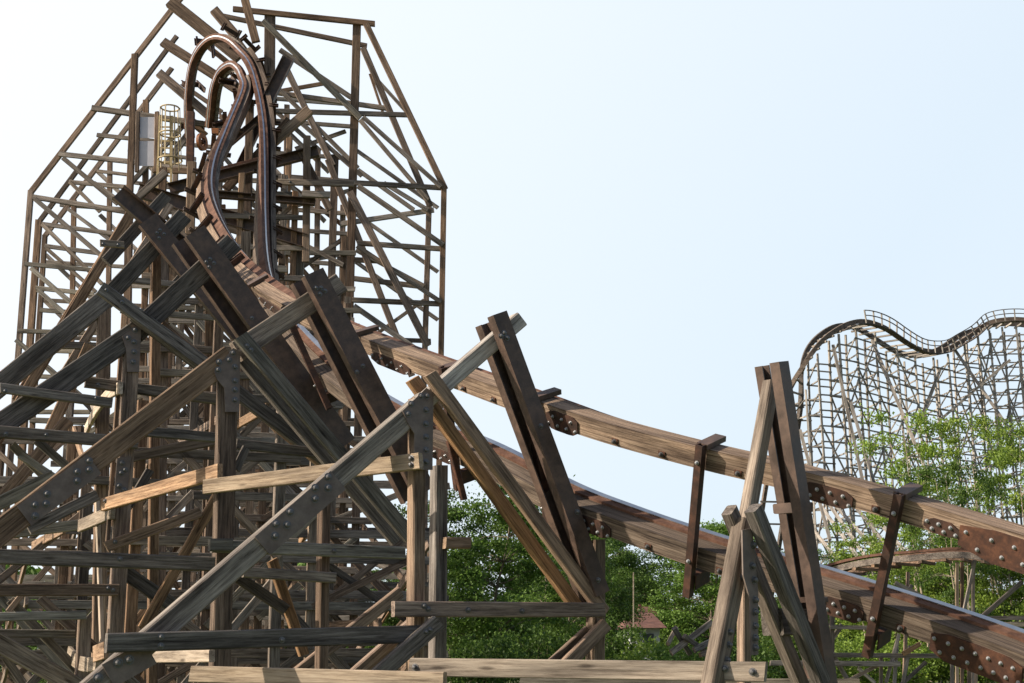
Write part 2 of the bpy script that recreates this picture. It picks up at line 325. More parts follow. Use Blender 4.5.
b3 = bent('support_bent', 'second front support bent, broad lit-edged diagonal timber crossing the dark post left of centre', 'support bent', P3, [
    ('batter_post', 229, 357, -30, 555, 25, 0.0, 'tan', {'t': 0.18, 'down': 1}),
    ('batter_post', 236, 352, 340, 283, 22, 0.0, 'grey', {'t': 0.12}),
    ('steel_beam', 312, 273, 424, 492, 25, 0.19, 'steel', {'shape': 'chanb', 't': 0.13, 'bolts': [(316, 288), (321, 288), (325, 291), (320, 294), (363, 366), (357, 372)]}),
    ('steel_beam', 299, 281, 410, 500, 21, -0.19, 'steel', {'shape': 'chan', 't': 0.13}),
    ('brace', 240, 336, 410, 537, 17, 0.20, 'green', {'t': 0.09, 'bolts': [(247, 346), (251, 350)]}),
    ('brace', 236, 352, 396, 542, 14, -0.12, 'slate', {'t': 0.10}),
    ('post', 228, 362, 219, 690, 22, -0.02, 'brown', {'t': 0.17, 'down': 1}),
    ('post', 324, 500, 321, 690, 14, 0.0, 'brown', {'t': 0.16, 'down': 1}),
    ('ledger', -20, 556, 214, 564, 15, 0.18, 'slate', {'t': 0.09, 'bolts': [(120, 559)]}),
    ('ledger', 212, 546, 404, 553, 13, 0.18, 'green', {'t': 0.09, 'bolts': [(334, 551)]}),
    ('ledger', 243, 572, 335, 578, 11, 0.16, 'grey', {'t': 0.09}),
    ('ledger', 209, 545, 232, 545, 13, 0.28, 'green', {'t': 0.1}),
    ('brace', 236, 576, 286, 610, 12, -0.2, 'slate', {}),
    ('ledger', 236, 444, 318, 453, 11, -0.3, 'slate', {}),
    ('brace', 272, 560, 304, 655, 12, -0.25, 'gold', {'t': .08}),
    ('brace', 236, 470, 246, 448, 9, -0.1, 'slate', {}),
    ('brace', 400, 592, 276, 690, 13, -0.5, 'brown', {'t': .1}),
], 225)
poly_plate('gusset_plate', P3, [(214, 372), (233, 348), (240, 352), (239, 412), (225, 412), (224, 388), (217, 380)], 0.098, 0.012, 'plate', b3,
           [(218, 370), (219, 362), (233, 353), (235, 367), (235, 381), (235, 390), (235, 400), (229, 360)], 0.024)
poly_plate('splice_plate', P3, along(24, 516, 94, 464, 12), 0.098, 0.012, 'plate', b3, [(77, 472), (77, 481), (89, 461), (89, 470), (47, 494), (46, 504), (35, 505), (35, 516)], 0.027)
b4 = bent('support_bent', 'third support bent back, thick dark diagonal running down to the left edge', 'support bent', P4, [
    ('batter_post', 134, 334, -30, 446, 24, 0.0, 'slate', {'t': 0.17, 'down': 1}),
    ('batter_post', 134, 334, 233, 243, 22, 0.0, 'slate', {'t': 0.14}),
    ('steel_beam', 194, 232, 345, 445, 25, 0.20, 'steel', {'shape': 'chanb', 't': 0.13, 'bolts': [(206, 262), (210, 259), (214, 263), (209, 267), (252, 318)]}),
    ('steel_beam', 180, 240, 322, 442, 21, -0.20, 'steel', {'shape': 'chan', 't': 0.13}),
    ('brace', 100, 288, 232, 384, 15, 0.22, 'slate', {'t': 0.09, 'bolts': [(106, 290), (122, 302)]}),
    ('brace', 134, 314, 350, 478, 16, 0.16, 'slate', {'t': 0.1}),
    ('brace', 160, 326, 390, 520, 14, -0.16, 'brown', {'t': 0.1}),
    ('post', 133, 326, 112, 690, 17, 0.0, 'brown', {'t': 0.16, 'down': 1}),
    ('ledger', 0, 388, 112, 403, 11, 0.17, 'slate', {'t': .09, 'bolts': [(96, 398), (5, 391)]}),
    ('ledger', 85, 382, 223, 400, 12, -0.17, 'slate', {'t': .09, 'bolts': [(98, 385)]}),
    ('ledger', -10, 431, 138, 443, 13, 0.17, 'slate', {'t': .09, 'bolts': [(6, 434), (46, 435)]}),
    ('ledger', 140, 431, 220, 438, 11, -0.1, 'slate', {'t': .09}),
    ('ledger', -10, 590, 118, 590, 12, 0.17, 'brown', {'t': .09, 'bolts': [(108, 588), (113, 590)]}),
    ('ledger', -10, 617, 86, 615, 9, 0.17, 'green', {'t': .08}),
    ('ledger', -10, 633, 75, 634, 8, -0.15, 'green', {'t': .08}),
    ('brace', -10, 508, 54, 476, 14, 0.05, 'green', {'t': .1}),
    ('brace', 217, 496, 143, 628, 11, 0.22, 'gold', {'t': .1}),
    ('brace', 106, 547, 200, 512, 11, 0.24, 'brown', {'t': .09, 'bolts': [(115, 542)]}),
    ('brace', 28, 529, 97, 495, 12, -0.1, 'slate', {'t': .1}),
    ('brace', -10, 638, 90, 694, 18, 0.05, 'grey', {'t': .12}),
    ('brace', 110, 562, 190, 618, 15, -0.15, 'slate', {'t': .12}),
    ('post', 85, 618, 81, 690, 14, 0.0, 'brown', {'t': .12, 'down': 1}),
    ('brace', 20, 455, 58, 480, 8, 0.0, 'green', {}), ('brace', 40, 598, 140, 690, 10, -.25, 'grey', {}), ('brace', 10, 600, 96, 690, 9, -.35, 'green', {}), ('brace', 30, 585, 8, 612, 6, -.3, 'tan', {}),
    ('brace', 12, 445, 46, 478, 9, -.2, 'green', {}), ('brace', 36, 440, 80, 478, 9, -.3, 'green', {}), ('brace', 150, 470, 120, 520, 9, -.3, 'slate', {}),
], 130)
poly_plate('gusset_plate', P4, [(122, 336), (138, 324), (141, 330), (139, 372), (127, 372), (126, 350)], 0.1, 0.012, 'plate', b4, [(128, 338), (135, 330), (134, 342), (134, 352), (133, 362)], 0.026)
poly_plate('gusset_plate', P4, [(117, 458), (131, 456), (126, 505), (113, 508)], 0.1, 0.012, 'plate', b4, [(122, 463), (121, 473), (125, 470), (119, 486), (124, 490), (121, 500)], 0.026)
b5 = bent('support_bent', 'fourth support bent back, its steel beams topped out beside the loop foot', 'support bent', P5, [
    ('batter_post', 108, 297, -30, 410, 22, 0.0, 'slate', {'t': 0.17, 'down': 1}),
    ('batter_post', 108, 297, 184, 216, 18, 0.0, 'slate', {'t': 0.14}),
    ('steel_beam', 147, 220, 250, 346, 23, 0.20, 'steel', {'shape': 'chanb', 't': 0.13, 'bolts': [(157, 233), (160, 230), (164, 234), (159, 238)]}),
    ('steel_beam', 118, 192, 206, 268, 20, -0.22, 'steel', {'shape': 'chan', 't': 0.13}),
    ('post', 104, 296, 98, 690, 14, 0.0, 'brown', {'t': 0.16, 'down': 1}),
    ('post', 156, 250, 152, 690, 11, -0.3, 'brown', {'t': 0.16, 'down': 1}),
    ('brace', 68, 420, 0, 500, 13, .1, 'brown', {}),
    ('brace', 90, 345, 46, 440, 12, -.1, 'tan', {'t': .1}),
    ('ledger', 132, 457, 216, 440, 11, .15, 'tan', {'t': .09}),
    ('ledger', 88, 480, 206, 486, 9, .15, 'slate', {}),
    ('ledger', 12, 533, 86, 524, 11, .15, 'green', {}),
    ('ledger', 100, 243, 124, 245, 8, .15, 'grey', {'bolts': [(103, 244), (118, 245)]}),
    ('batter_post', 106, 262, 166, 196, 13, -0.4, 'slate', {'t': 0.12}),
], 110)
b6 = bent('support_bent', 'support bent at the loop foot, long brown raking timbers down its left side', 'support bent', Plane(200, 24, 15), [
    ('batter_post', 134, 208, -20, 470, 11, 0.1, 'brown', {'t': 0.16, 'down': 1}),
    ('batter_post', 122, 226, 16, 400, 9, -0.3, 'brown', {'t': 0.16}),
    ('batter_post', 170, 205, 60, 380, 9, -0.6, 'tan', {'t': 0.16}),
    ('post', 165, 240, 160, 690, 9, 0, 'brown', {'down': 1}), ('post', 210, 262, 205, 690, 9, -.2, 'brown', {'down': 1}),
    ('post', 236, 285, 232, 690, 11, -.2, 'grey', {'down': 1}), ('post', 246, 232, 244, 420, 10, .1, 'tan', {}),
    ('ledger', 130, 280, 250, 292, 7, .15, 'grey'), ('ledger', 120, 310, 262, 322, 7, .15, 'green'),
    ('ledger', 60, 345, 262, 352, 8, .15, 'grey'), ('ledger', 150, 372, 300, 378, 8, .15, 'green'),
    ('brace', 165, 250, 205, 300, 8, .1, 'tan'), ('brace', 160, 300, 205, 250, 8, -.1, 'grey'),
], 200)
# ------------------------------------------------------------------ longitudinal planks joining one bent to the next
def plank(label, a, b, w, t, mat, nrm=None, name='tie_plank', group='planks tying one support bent to the next', shape='box', bolts=()):
    n = Vector((-0.85, -0.5, 0)) if nrm is None else nrm
    mw, L = frame_of(a, b, n)
    o = beam(name, a, b, w, t, n, mat, None, shape); tag(o, label, 'plank', group)
    z = mw.to_3x3().col[2]
    for u, v in bolts: bolt(a.lerp(b, u) + z * (t / 2) + Vector((0, 0, v)), z, o, 0.02, 0.025)
    return o
UNP = lambda px, py, Y: at(px, py, Y)
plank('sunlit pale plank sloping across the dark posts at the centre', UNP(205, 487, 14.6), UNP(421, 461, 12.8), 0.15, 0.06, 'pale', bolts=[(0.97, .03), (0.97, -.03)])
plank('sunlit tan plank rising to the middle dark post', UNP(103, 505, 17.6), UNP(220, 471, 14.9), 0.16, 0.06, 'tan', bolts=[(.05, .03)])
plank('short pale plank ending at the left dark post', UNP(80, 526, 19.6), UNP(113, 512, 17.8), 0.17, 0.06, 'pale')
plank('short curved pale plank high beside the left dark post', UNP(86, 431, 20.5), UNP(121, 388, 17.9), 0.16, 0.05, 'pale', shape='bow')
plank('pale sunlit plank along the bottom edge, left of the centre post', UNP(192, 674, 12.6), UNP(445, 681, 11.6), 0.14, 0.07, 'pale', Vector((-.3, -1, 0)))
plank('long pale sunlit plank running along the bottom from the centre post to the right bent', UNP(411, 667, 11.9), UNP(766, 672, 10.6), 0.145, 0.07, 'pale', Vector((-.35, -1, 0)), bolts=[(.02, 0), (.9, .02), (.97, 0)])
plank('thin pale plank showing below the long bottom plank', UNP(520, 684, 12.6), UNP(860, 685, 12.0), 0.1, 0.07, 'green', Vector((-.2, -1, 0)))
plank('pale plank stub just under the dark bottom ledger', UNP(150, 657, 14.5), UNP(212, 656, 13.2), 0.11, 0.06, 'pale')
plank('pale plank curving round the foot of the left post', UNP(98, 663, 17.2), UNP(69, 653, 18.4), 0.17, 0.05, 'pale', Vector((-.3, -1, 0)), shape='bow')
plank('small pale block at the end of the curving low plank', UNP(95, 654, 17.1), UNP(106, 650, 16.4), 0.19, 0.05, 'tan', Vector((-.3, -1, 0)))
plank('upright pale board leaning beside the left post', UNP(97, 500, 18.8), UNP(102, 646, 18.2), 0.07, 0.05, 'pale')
plank('golden strip standing in for the sunlit side face of the left post', UNP(121, 350, 18.5), UNP(107, 545, 17.9), 0.06, 0.05, 'gold')  # added gold strip: sunlight on the post's left face put into colour
# ------------------------------------------------------------------ banked track
UPC = [(1190, 598, 10.1), (1100, 568, 10.5), (1024, 543, 11.0), (905, 507, 11.6), (800, 478, 12.1), (703, 455, 12.6), (610, 430, 13.2), (545, 408, 13.8), (465, 379, 14.8), (372, 344, 16.6), (300, 313, 18.6), (256, 285, 20.5), (228, 258, 22.3),
       (210, 227, 23.8), (203, 196, 25.3), (209, 167, 26.8), (224, 138, 28.3), (239, 106, 29.6), (245, 86, 30.3), (242, 73, 30.8), (235, 69, 31.3), (227, 75, 31.8), (221, 90, 32.2), (218, 108, 32.7), (216, 126, 33.1)]
LOC = [(1160, 713, 10.75), (1082, 684, 11.05), (990, 648, 11.55), (884, 611, 12.05), (785, 580, 12.55), (695, 552, 13.05), (618, 525, 13.55), (560, 502, 14.15), (480, 460, 15.2), (396, 424, 16.8), (330, 380, 18.6), (290, 338, 20.5), (268, 303, 22.2),
       (261, 272, 24.0), (261, 222, 26), (263, 170, 27.7), (264, 125, 29), (258, 88, 30.2), (247, 58, 31.0), (231, 41, 31.8), (213, 42, 32.4), (200, 60, 33), (194, 90, 33.3), (193, 118, 33.7), (194, 136, 34.0)]
def catmull(P, per):
    P = [P[0] * 2 - P[1]] + P + [P[-1] * 2 - P[-2]]; out = []
    for i in range(1, len(P) - 2):
        for k in range(per):
            t = k / per; a, b_, c, d = P[i - 1:i + 3]
            out.append(0.5 * ((2 * b_) + (c - a) * t + (2 * a - 5 * b_ + 4 * c - d) * t * t + (3 * b_ - a - 3 * c + d) * t ** 3))
    out.append(P[-2]); return out
PER = 14
U = catmull([at(*p) for p in UPC], PER); Lw = catmull([at(*p) for p in LOC], PER)
def smooth(P, k):
    for _ in range(k): P = [P[0]] + [(P[i - 1] + P[i] * 2 + P[i + 1]) / 4 for i in range(1, len(P) - 1)] + [P[-1]]
    return P
U = smooth(U, 4); Lw = smooth(Lw, 4)
FR = []
for i in range(len(U)):
    a, b_ = max(0, i - 1), min(len(U) - 1, i + 1)
    t = ((U[a] + Lw[a]) - (U[b_] + Lw[b_])).normalized()
    e = Lw[i] - U[i]; e = (e - t * e.dot(t)).normalized(); FR.append((t, e, t.cross(e)))
for _ in range(10):
    FR = [FR[0]] + [((FR[i-1][0] + FR[i][0] + FR[i+1][0]).normalized(), (FR[i-1][1] + FR[i][1] + FR[i+1][1]).normalized(), None) for i in range(1, len(FR) - 1)] + [FR[-1]]
    FR = [(t, (e - t * e.dot(t)).normalized(), t.cross((e - t * e.dot(t)).normalized())) for t, e, _n in FR]
track = thing('coaster_track', 'banked steel and timber track sweeping down from the loop across the centre', 'coaster track', (U[0].x, U[0].y, 0))
def sweep(name, C, i0, i1, outline, mat, parent, uvscale=1.0):
    """outline: (e, n) offsets; swept along rail centreline C"""
    i0 = max(0, i0); i1 = min(len(C) - 1, i1); v, uv, f = [], [], []; k = len(outline)
    per = [0]
    for j in range(k):
        a, b_ = outline[j], outline[(j + 1) % k]; per.append(per[-1] + math.hypot(a[0] - b_[0], a[1] - b_[1]))
    s = 0
    for i in range(i0, i1 + 1):
        if i > i0: s += (C[i] - C[i - 1]).length
        t, e, n = FR[i]
        for j, (a, b_) in enumerate(outline): v.append(C[i] + e * a + n * b_); uv.append((s, per[j]))
    m = i1 - i0 + 1
    for i in range(m - 1):
        for j in range(k): f.append((i * k + j, i * k + (j + 1) % k, (i + 1) * k + (j + 1) % k, (i + 1) * k + j))
    f.append(tuple(range(k))); f.append(tuple(reversed(range((m - 1) * k, m * k))))
    c = sum(v, Vector()) / len(v)
    o = mesh_obj(name, [tuple(p - c) for p in v], f, mat, parent, Matrix.Translation(c), uv)
    bm = bmesh.new(); bm.from_mesh(o.data); bmesh.ops.recalc_face_normals(bm, faces=bm.faces); bm.to_mesh(o.data); bm.free()
    return o
def idx_at(C, px):
    """index on the near run whose projection has photo x = px"""
    best, bi = 1e9, 0
    for i in range(0, PER * 13):
        d = C[i] - CAM; x = 512 + F * d.x / d.dot(FW)
        if abs(x - px) < best: best, bi = abs(x - px), i
    return bi
WE, WN = 0.10, 0.095
rails = {}
LOOP0 = PER * 11
for key, C, sgn, lab in (('u', U, 1, 'inner rail of the track, upper of the two across the open sky'), ('l', Lw, -1, 'outer rail of the track, lower of the two, with a bright steel edge')):
    r_ = sweep('timber_rail', C, 0, PER * 18, [(-WE, -WN), (WE, -WN), (WE, WN), (-WE, WN)], 'railwood', track); r_['label'] = lab
    sweep('support_timber', C, PER * 18, len(C) - 1, [(-WE, .03), (WE, .03), (WE, WN), (-WE, WN)], 'slate', r_)
    o0 = sgn * 0.045; a, b_ = -0.08 + o0, 0.08 + o0
    sweep('steel_rail', C, 0, len(C) - 1, [(a, WN + .004), (b_, WN + .004), (b_, WN + .15), (a, WN + .15)], 'railsteel', r_)
    sweep('running_strip', C, PER * 8, len(C) - 1, [(o0 - .016, WN + .153), (o0 + .016, WN + .153), (o0 + .016, WN + .158), (o0 - .016, WN + .158)], 'shiny', r_)
    q = (b_ if sgn > 0 else a); q0, q1 = (q + .003, q + .012) if sgn > 0 else (q - .012, q - .003)
    sweep('running_strip', C, 0, PER * 12, [(q0, WN + .085), (q1, WN + .085), (q1, WN + .148), (q0, WN + .148)], 'shiny', r_)
    sweep('outer_timber', C, PER * 12, PER * 18, [(WE + .004, -WN + .01), (WE + .11, -WN + .01), (WE + .11, WN + .11), (WE + .004, WN + .11)], 'railwood', r_)
    rails[key] = r_
def splice(C, rail, xa, xb, mat, e0=0.0, e1=0.17, n=8, big=False):
    i0, i1 = sorted((idx_at(C, xa), idx_at(C, xb)))
    if i1 - i0 < 2: i1 = i0 + 2
    # outline plate on the outer (camera side) face, thin
    k = i1 - i0; v = []; prof = []
    for i in range(i0, i1 + 1):
        u = (i - i0) / k; ins = 0.04 * max(0, 1 - min(u, 1 - u) * 6)
        t, e, nn = FR[i]; lo, hi = e0 + ins, e1 - ins * (1.6 if big else 1)
        for a, b_ in ((lo, -WN - .004), (hi, -WN - .004), (hi, -WN - .018), (lo, -WN - .018)): v.append(C[i] + e * a + nn * b_)
    f = [(0, 1, 2, 3), tuple(reversed(range(4 * k, 4 * k + 4)))]
    for i in range(k):
        for j in range(4): f.append((i * 4 + j, i * 4 + (j + 1) % 4, (i + 1) * 4 + (j + 1) % 4, (i + 1) * 4 + j))
    c = sum(v, Vector()) / len(v); o = mesh_obj('splice_plate', [tuple(p - c) for p in v], f, mat, track, Matrix.Translation(c))
    bm = bmesh.new(); bm.from_mesh(o.data); bmesh.ops.recalc_face_normals(bm, faces=bm.faces); bm.to_mesh(o.data); bm.free()
    for j in range(n):
        u = (j + .5) / n; i = i0 + u * k; ia = int(i); fr = i - ia; t, e, nn = FR[ia]
        c = C[ia].lerp(C[min(ia + 1, len(C) - 1)], fr); a = e0 + (e1 - e0) * (0.3 if j % 2 else 0.72)
        bolt(c + e * a - nn * (WN + .018), -nn, o, 0.0125, 0.018, 'galv')
splice(U, rails['u'], 553, 586, 'darkrust', -.06, .13, 7); splice(U, rails['u'], 806, 856, 'darkrust', -.03, .13, 8); splice(U, rails['u'], 926, 962, 'darkrust', -.02, .10, 6)
splice(U, rails['u'], 966, 1120, 'rust', -.07, .20, 16, True); splice(Lw, rails['l'], 583, 620, 'darkrust', -.03, .13, 8); splice(Lw, rails['l'], 826, 872, 'darkrust', -.02, .14, 8)
splice(Lw, rails['l'], 940, 1030, 'rust', -.04, .20, 14, True); splice(U, rails['u'], 378, 415, 'darkrust', .02, .16, 8); splice(Lw, rails['l'], 1040, 1090, 'rust', -.04, .2, 12, True)
splice(U, rails['u'], 265, 292, 'darkrust', .0, .16, 8); splice(Lw, rails['l'], 432, 462, 'darkrust', 0, .14, 6)
for C, rl, xs in ((U, rails['u'], (470, 500, 622, 665, 745, 880)), (Lw, rails['l'], (440, 655, 725, 755, 905))):
    for x in xs:
        i = idx_at(C, x); t, e, nn = FR[i]
        beam('end_cap', C[i] + e * .05 - nn * (WN + .006) - t * .035, C[i] + e * .05 - nn * (WN + .006) + t * .035, .05, .012, nn, 'rust', rl, 'thin')
        bolt(C[i] + e * .05 - nn * (WN + .012), -nn, rl, .016, .03, 'bolt')
# steel ties from rail to rail
def tie(iu, il, ext_a=.16, ext_b=.36, mat='darkrust', cap=True, w=.07, foot=True):
    t, e, n = FR[(iu + il) // 2]
    a = U[iu] - n * (WN + .075) ; b_ = Lw[il] - n * (WN + .075); d = (b_ - a).normalized()
    c = beam('cross_tie', a - d * ext_a, b_ + d * ext_b, w, .08, n, mat, track, 'chan')
    if cap:
        k = U[iu] - FR[iu][1] * (WE + .035)
        beam('clamp_plate', k - n * (WN + .05), k + n * (WN + .08), .11, .05, FR[iu][1], 'steel', c, 'chan')
    if foot:
        k = Lw[il] + FR[il][1] * (WE + .12)
        beam('clamp_plate', k - n * (WN + .05), k + n * (.1), .10, .14, FR[il][1], mat, c, 'chan')
    for C, i in ((U, iu), (Lw, il)):
        bolt(C[i] - n * (WN + .12), -n, c, .014, .022, 'galv')
for xu, xl in ((908, 884), (713, 699), (545, 562), (455, 470), (368, 395), (300, 330), (262, 294), (1085, 1075)):
    tie(idx_at(U, xu), idx_at(Lw, xl))
# clamps every metre round the loop, on the outside of each rail
for C, sgn, e_off, gap in ((U, -1, WE + .05, 1.3), (Lw, 1, WE + .14, 1.0)):
    s = 0
    for i in range(LOOP0, len(C) - 2):
        s += (C[i] - C[i - 1]).length
        if s > gap:
            s = 0; t, e, n = FR[i]; c = C[i] + e * sgn * e_off
            o = beam('track_clamp', c - n * .20, c + n * .20, .12, .09, e * sgn, 'darkrust', track, 'chan')
            beam('clamp_plate', c - n * .22 - e * sgn * .38, c - n * .22 + e * sgn * .14, .13, .05, n, 'steel', o, 'chan')
            if sgn > 0: beam('clamp_plate', c + n * .2 - e * .1, c + n * .2 + e * .1, .12, .05, n, 'darkrust', o, 'chan')
# ------------------------------------------------------------------ loop bents: long steel and timber outriggers
def frame(name, label, pl, specs, px, cat, group=None): return bent(name, label, cat, pl, specs, px, group)
PL = Plane(230, 29.5, 3); PL2 = Plane(230, 33.5, 3)
frame('outrigger_frame', 'dark steel outriggers crossing behind the two rails of the loop', PL, [
    ('steel_beam', 137, 190, 305, 241, 16, 0, 'steel', {'shape': 'chan', 't': .16}), ('steel_beam', 169, 189, 318, 151, 13, -.2, 'steel', {'shape': 'chan', 't': .16}),
    ('steel_beam', 208, 194, 315, 202, 9, .1, 'steel', {'shape': 'chan', 't': .16}), ('steel_beam', 268, 100, 289, 57, 14, -.1, 'steel', {'shape': 'chan', 't': .16}),
    ('brace', 262, 152, 310, 110, 12, .05, 'tan'), ('steel_beam', 210, 160, 262, 116, 8, -.3, 'steel', {'shape': 'chan', 't': .12}),
    ('steel_beam', 200, 175, 266, 158, 6, -.5, 'rust'), ('brace', 242, 215, 300, 250, 12, -.4, 'grey'),
    ('post', 307, 136, 306, 262, 8, 0.0, 'tan'), ('ledger', 270, 182, 354, 184, 7, .2, 'grey', {'bolts': [(290, 182)]}), ('ledger', 302, 194, 330, 195, 8, .3, 'grey'),
    ('post', 250, 100, 246, 300, 9, -.6, 'brown'), ('post', 222, 205, 220, 320, 8, -.4, 'brown'), ('brace', 225, 190, 290, 120, 10, -.7, 'brown'),
    ('brace', 300, 150, 330, 210, 8, -.3, 'brown'), ('brace', 280, 225, 240, 262, 9, -.2, 'grey'), ('post', 300, 238, 296, 420, 9, -.2, 'grey', {'down': 1}),
    ('post', 282, 255, 280, 420, 7, -.9, 'brown', {'down': 1}), ('ledger', 205, 222, 300, 250, 7, -.6, 'grey'),
    ('steel_beam', 240, 165, 262, 120, 9, -.8, 'steel', {'shape': 'chan', 't': .14}), ('post', 163, 168, 160, 260, 9, -.1, 'brown', {}),
    ('brace', 130, 205, 166, 172, 9, .1, 'grey'), ('post', 192, 162, 190, 235, 10, .3, 'tan')], 230, 'steel frame')
frame('outrigger_frame', 'three slanted timbers fanned out behind the crest of the loop', PL2, [
    ('brace', 170, 2, 240, 58, 14, 0, 'brown'), ('brace', 163, 42, 244, 94, 11, 0, 'brown'), ('brace', 159, 73, 214, 120, 10, 0, 'brown'),
    ('brace', 205, 44, 232, 66, 6, -.4, 'brown'), ('brace', 187, 88, 222, 112, 5, -.5, 'brown'), ('brace', 214, 10, 236, 36, 11, .2, 'brown'),
    ('brace', 245, 0, 256, 42, 9, .2, 'brown'), ('brace', 188, 120, 206, 135, 6, -.5, 'brown'), ('brace', 236, 40, 254, 64, 9, -.2, 'brown'),
    ('ledger', 153, 170, 215, 172, 7, 0, 'tan'), ('brace', 132, 208, 190, 132, 8, -.6, 'grey')], 230, 'timber frame')
# ------------------------------------------------------------------ outer tower frames
def tower(label, pl, specs, px): return bent('tower_frame', label, 'timber frame', pl, specs, px, 'tall timber frames around the loop')
TF = {'t': .12}
tower('outermost timber frame left of the loop, its raking edge highest against the sky', Plane(100, 34, -4), [
    ('chord', 181, -2, 31, 192, 7, 0, 'brown'), ('chord', 31, 190, 17, 372, 7, 0, 'brown', {'down': 1}),
    ('post', 135, 54, 129, 215, 8, .15, 'brown'), ('post', 129, 215, 122, 690, 9, .15, 'brown', {'down': 1}),
    ('ledger', 92, 108, 224, 127, 7, .15, 'grey'), ('ledger', 59, 154, 190, 168, 6, .15, 'grey'), ('ledger', 33, 197, 128, 212, 6, .15, 'grey'),
    ('ledger', 25, 264, 94, 270, 5, .15, 'green'), ('ledger', 18, 331, 100, 333, 5, .15, 'green'),
    ('brace', 63, 158, 118, 204, 5, .3, 'grey'), ('brace', 35, 199, 104, 258, 5, .3, 'grey'), ('brace', 31, 268, 84, 314, 5, .3, 'green'),
    ('brace', 94, 183, 126, 206, 5, .3, 'grey'), ('brace', 16, 340, 80, 395, 5, .3, 'green'), ('ledger', 14, 398, 100, 400, 6, .2, 'green')], 60)
tower('second timber frame on the left of the loop, tucked inside the outermost edge', Plane(110, 37, -4), [
    ('chord', 177, 36, 39, 222, 6, 0, 'brown'), ('chord', 39, 220, 28, 372, 8, 0, 'brown', {'down': 1}),
    ('ledger', 97, 135, 230, 149, 5, .15, 'grey'), ('ledger', 69, 182, 126, 187, 5, .15, 'grey'), ('ledger', 42, 224, 116, 234, 5, .15, 'grey'),
    ('ledger', 36, 288, 94, 294, 5, .15, 'green'), ('ledger', 30, 350, 90, 352, 5, .15, 'green'), ('brace', 70, 182, 100, 212, 4, .3, 'grey'),
    ('brace', 42, 224, 102, 284, 4.5, .3, 'grey'), ('brace', 38, 290, 84, 330, 4.5, .3, 'green'), ('brace', 125, 190, 190, 118, 6, .2, 'grey'),
    ('post', 146, 100, 142, 690, 7, .1, 'brown', {'down': 1}), ('ledger', 26, 412, 90, 412, 5, .2, 'green'), ('brace', 30, 352, 84, 402, 5, .2, 'green')], 70)
tower('third timber frame on the left of the loop, innermost and lowest of its slanted edges', Plane(120, 40, -4), [
    ('chord', 172, 68, 45, 236, 6, 0, 'brown'), ('chord', 45, 235, 36, 372, 6, 0, 'brown', {'down': 1}),
    ('ledger', 97, 171, 130, 175, 4, .15, 'grey'), ('ledger', 45, 246, 98, 253, 5, .15, 'grey'), ('ledger', 40, 310, 94, 314, 5, .15, 'green'),
    ('brace', 68, 209, 118, 246, 4, .3, 'grey'), ('brace', 46, 248, 96, 292, 4, .3, 'grey'), ('post', 74, 200, 66, 690, 6, .1, 'brown', {'down': 1}),
    ('post', 110, 160, 104, 690, 6, .1, 'brown', {'down': 1}), ('ledger', 30, 420, 120, 424, 6, .1, 'green'), ('ledger', 30, 376, 120, 380, 5, .1, 'green')], 80)
tower('nearer of two timber frames right of the loop, with the outermost sloping edge', Plane(360, 34, 4), [
    ('ledger', 233, 9, 375, 24, 7, 0, 'brown'), ('chord', 366, 24, 445, 189, 7, .12, 'brown'), ('chord', 444, 186, 441, 356, 6, .12, 'brown', {'down': 1}),
    ('post', 270, 12, 268, 300, 12, -.1, 'brown', {'down': 1}), ('post', 357, 22, 349, 322, 9, -.1, 'brown', {'down': 1}),
    ('brace', 263, 21, 360, 118, 7, .15, 'green', {'t': .1}), ('ledger', 274, 111, 410, 115, 6, .1, 'grey'), ('ledger', 272, 178, 444, 188, 6, .1, 'grey'),
    ('brace', 363, 117, 441, 187, 5, .2, 'grey'), ('brace', 358, 186, 443, 245, 6, .2, 'grey'), ('ledger', 357, 243, 443, 249, 6, .1, 'grey'),
    ('brace', 357, 246, 441, 302, 5, .2, 'grey'), ('ledger', 352, 300, 442, 304, 6, .1, 'grey'), ('brace', 350, 192, 428, 346, 8, .3, 'brown'),
    ('ledger', 398, 340, 431, 341, 5, .1, 'grey'), ('brace', 354, 306, 420, 352, 6, .2, 'grey')], 350)
tower('farther of two timber frames right of the loop, set inside the outermost edge', Plane(360, 38, 4), [
    ('ledger', 218, 15, 367, 46, 6, 0, 'brown'), ('chord', 363, 48, 430, 206, 7, .1, 'brown'), ('chord', 429, 206, 425, 345, 6, .1, 'brown', {'down': 1}),
    ('brace', 280, 50, 352, 98, 6, .2, 'grey'), ('ledger', 278, 93, 391, 109, 6, .1, 'grey'), ('brace', 360, 120, 428, 200, 5, .2, 'grey'),
    ('ledger', 340, 224, 434, 210, 6, .1, 'grey'), ('brace', 384, 183, 428, 210, 5, .2, 'grey'), ('brace', 286, 68, 333, 166, 7, .2, 'brown'),
    ('brace', 328, 160, 412, 376, 7, .2, 'brown'), ('post', 335, 155, 331, 300, 8, .1, 'brown', {'down': 1}), ('ledger', 337, 259, 380, 261, 6, .1, 'grey'),
    ('ledger', 349, 278, 426, 287, 6, .1, 'grey'), ('brace', 356, 250, 424, 286, 5, .2, 'grey'), ('brace', 300, 122, 362, 176, 5, .2, 'grey'),
    ('brace', 280, 90, 358, 168, 5, .2, 'grey'), ('brace', 358, 170, 414, 210, 5, .2, 'grey'), ('ledger', 354, 352, 425, 352, 5, .1, 'grey'),
    ('brace', 354, 350, 424, 300, 4, .2, 'grey'), ('ledger', 384, 116, 370, 74, 3, .1, 'brown')], 350)
rl = random.Random(77); ex = []
for k in range(9):
    y = 96 + k * 27 + rl.uniform(-4, 4); ex.append(('ledger', 272, y, 352, y + 6, 5, .12, rl.choice(['grey', 'silver', 'slate'])))
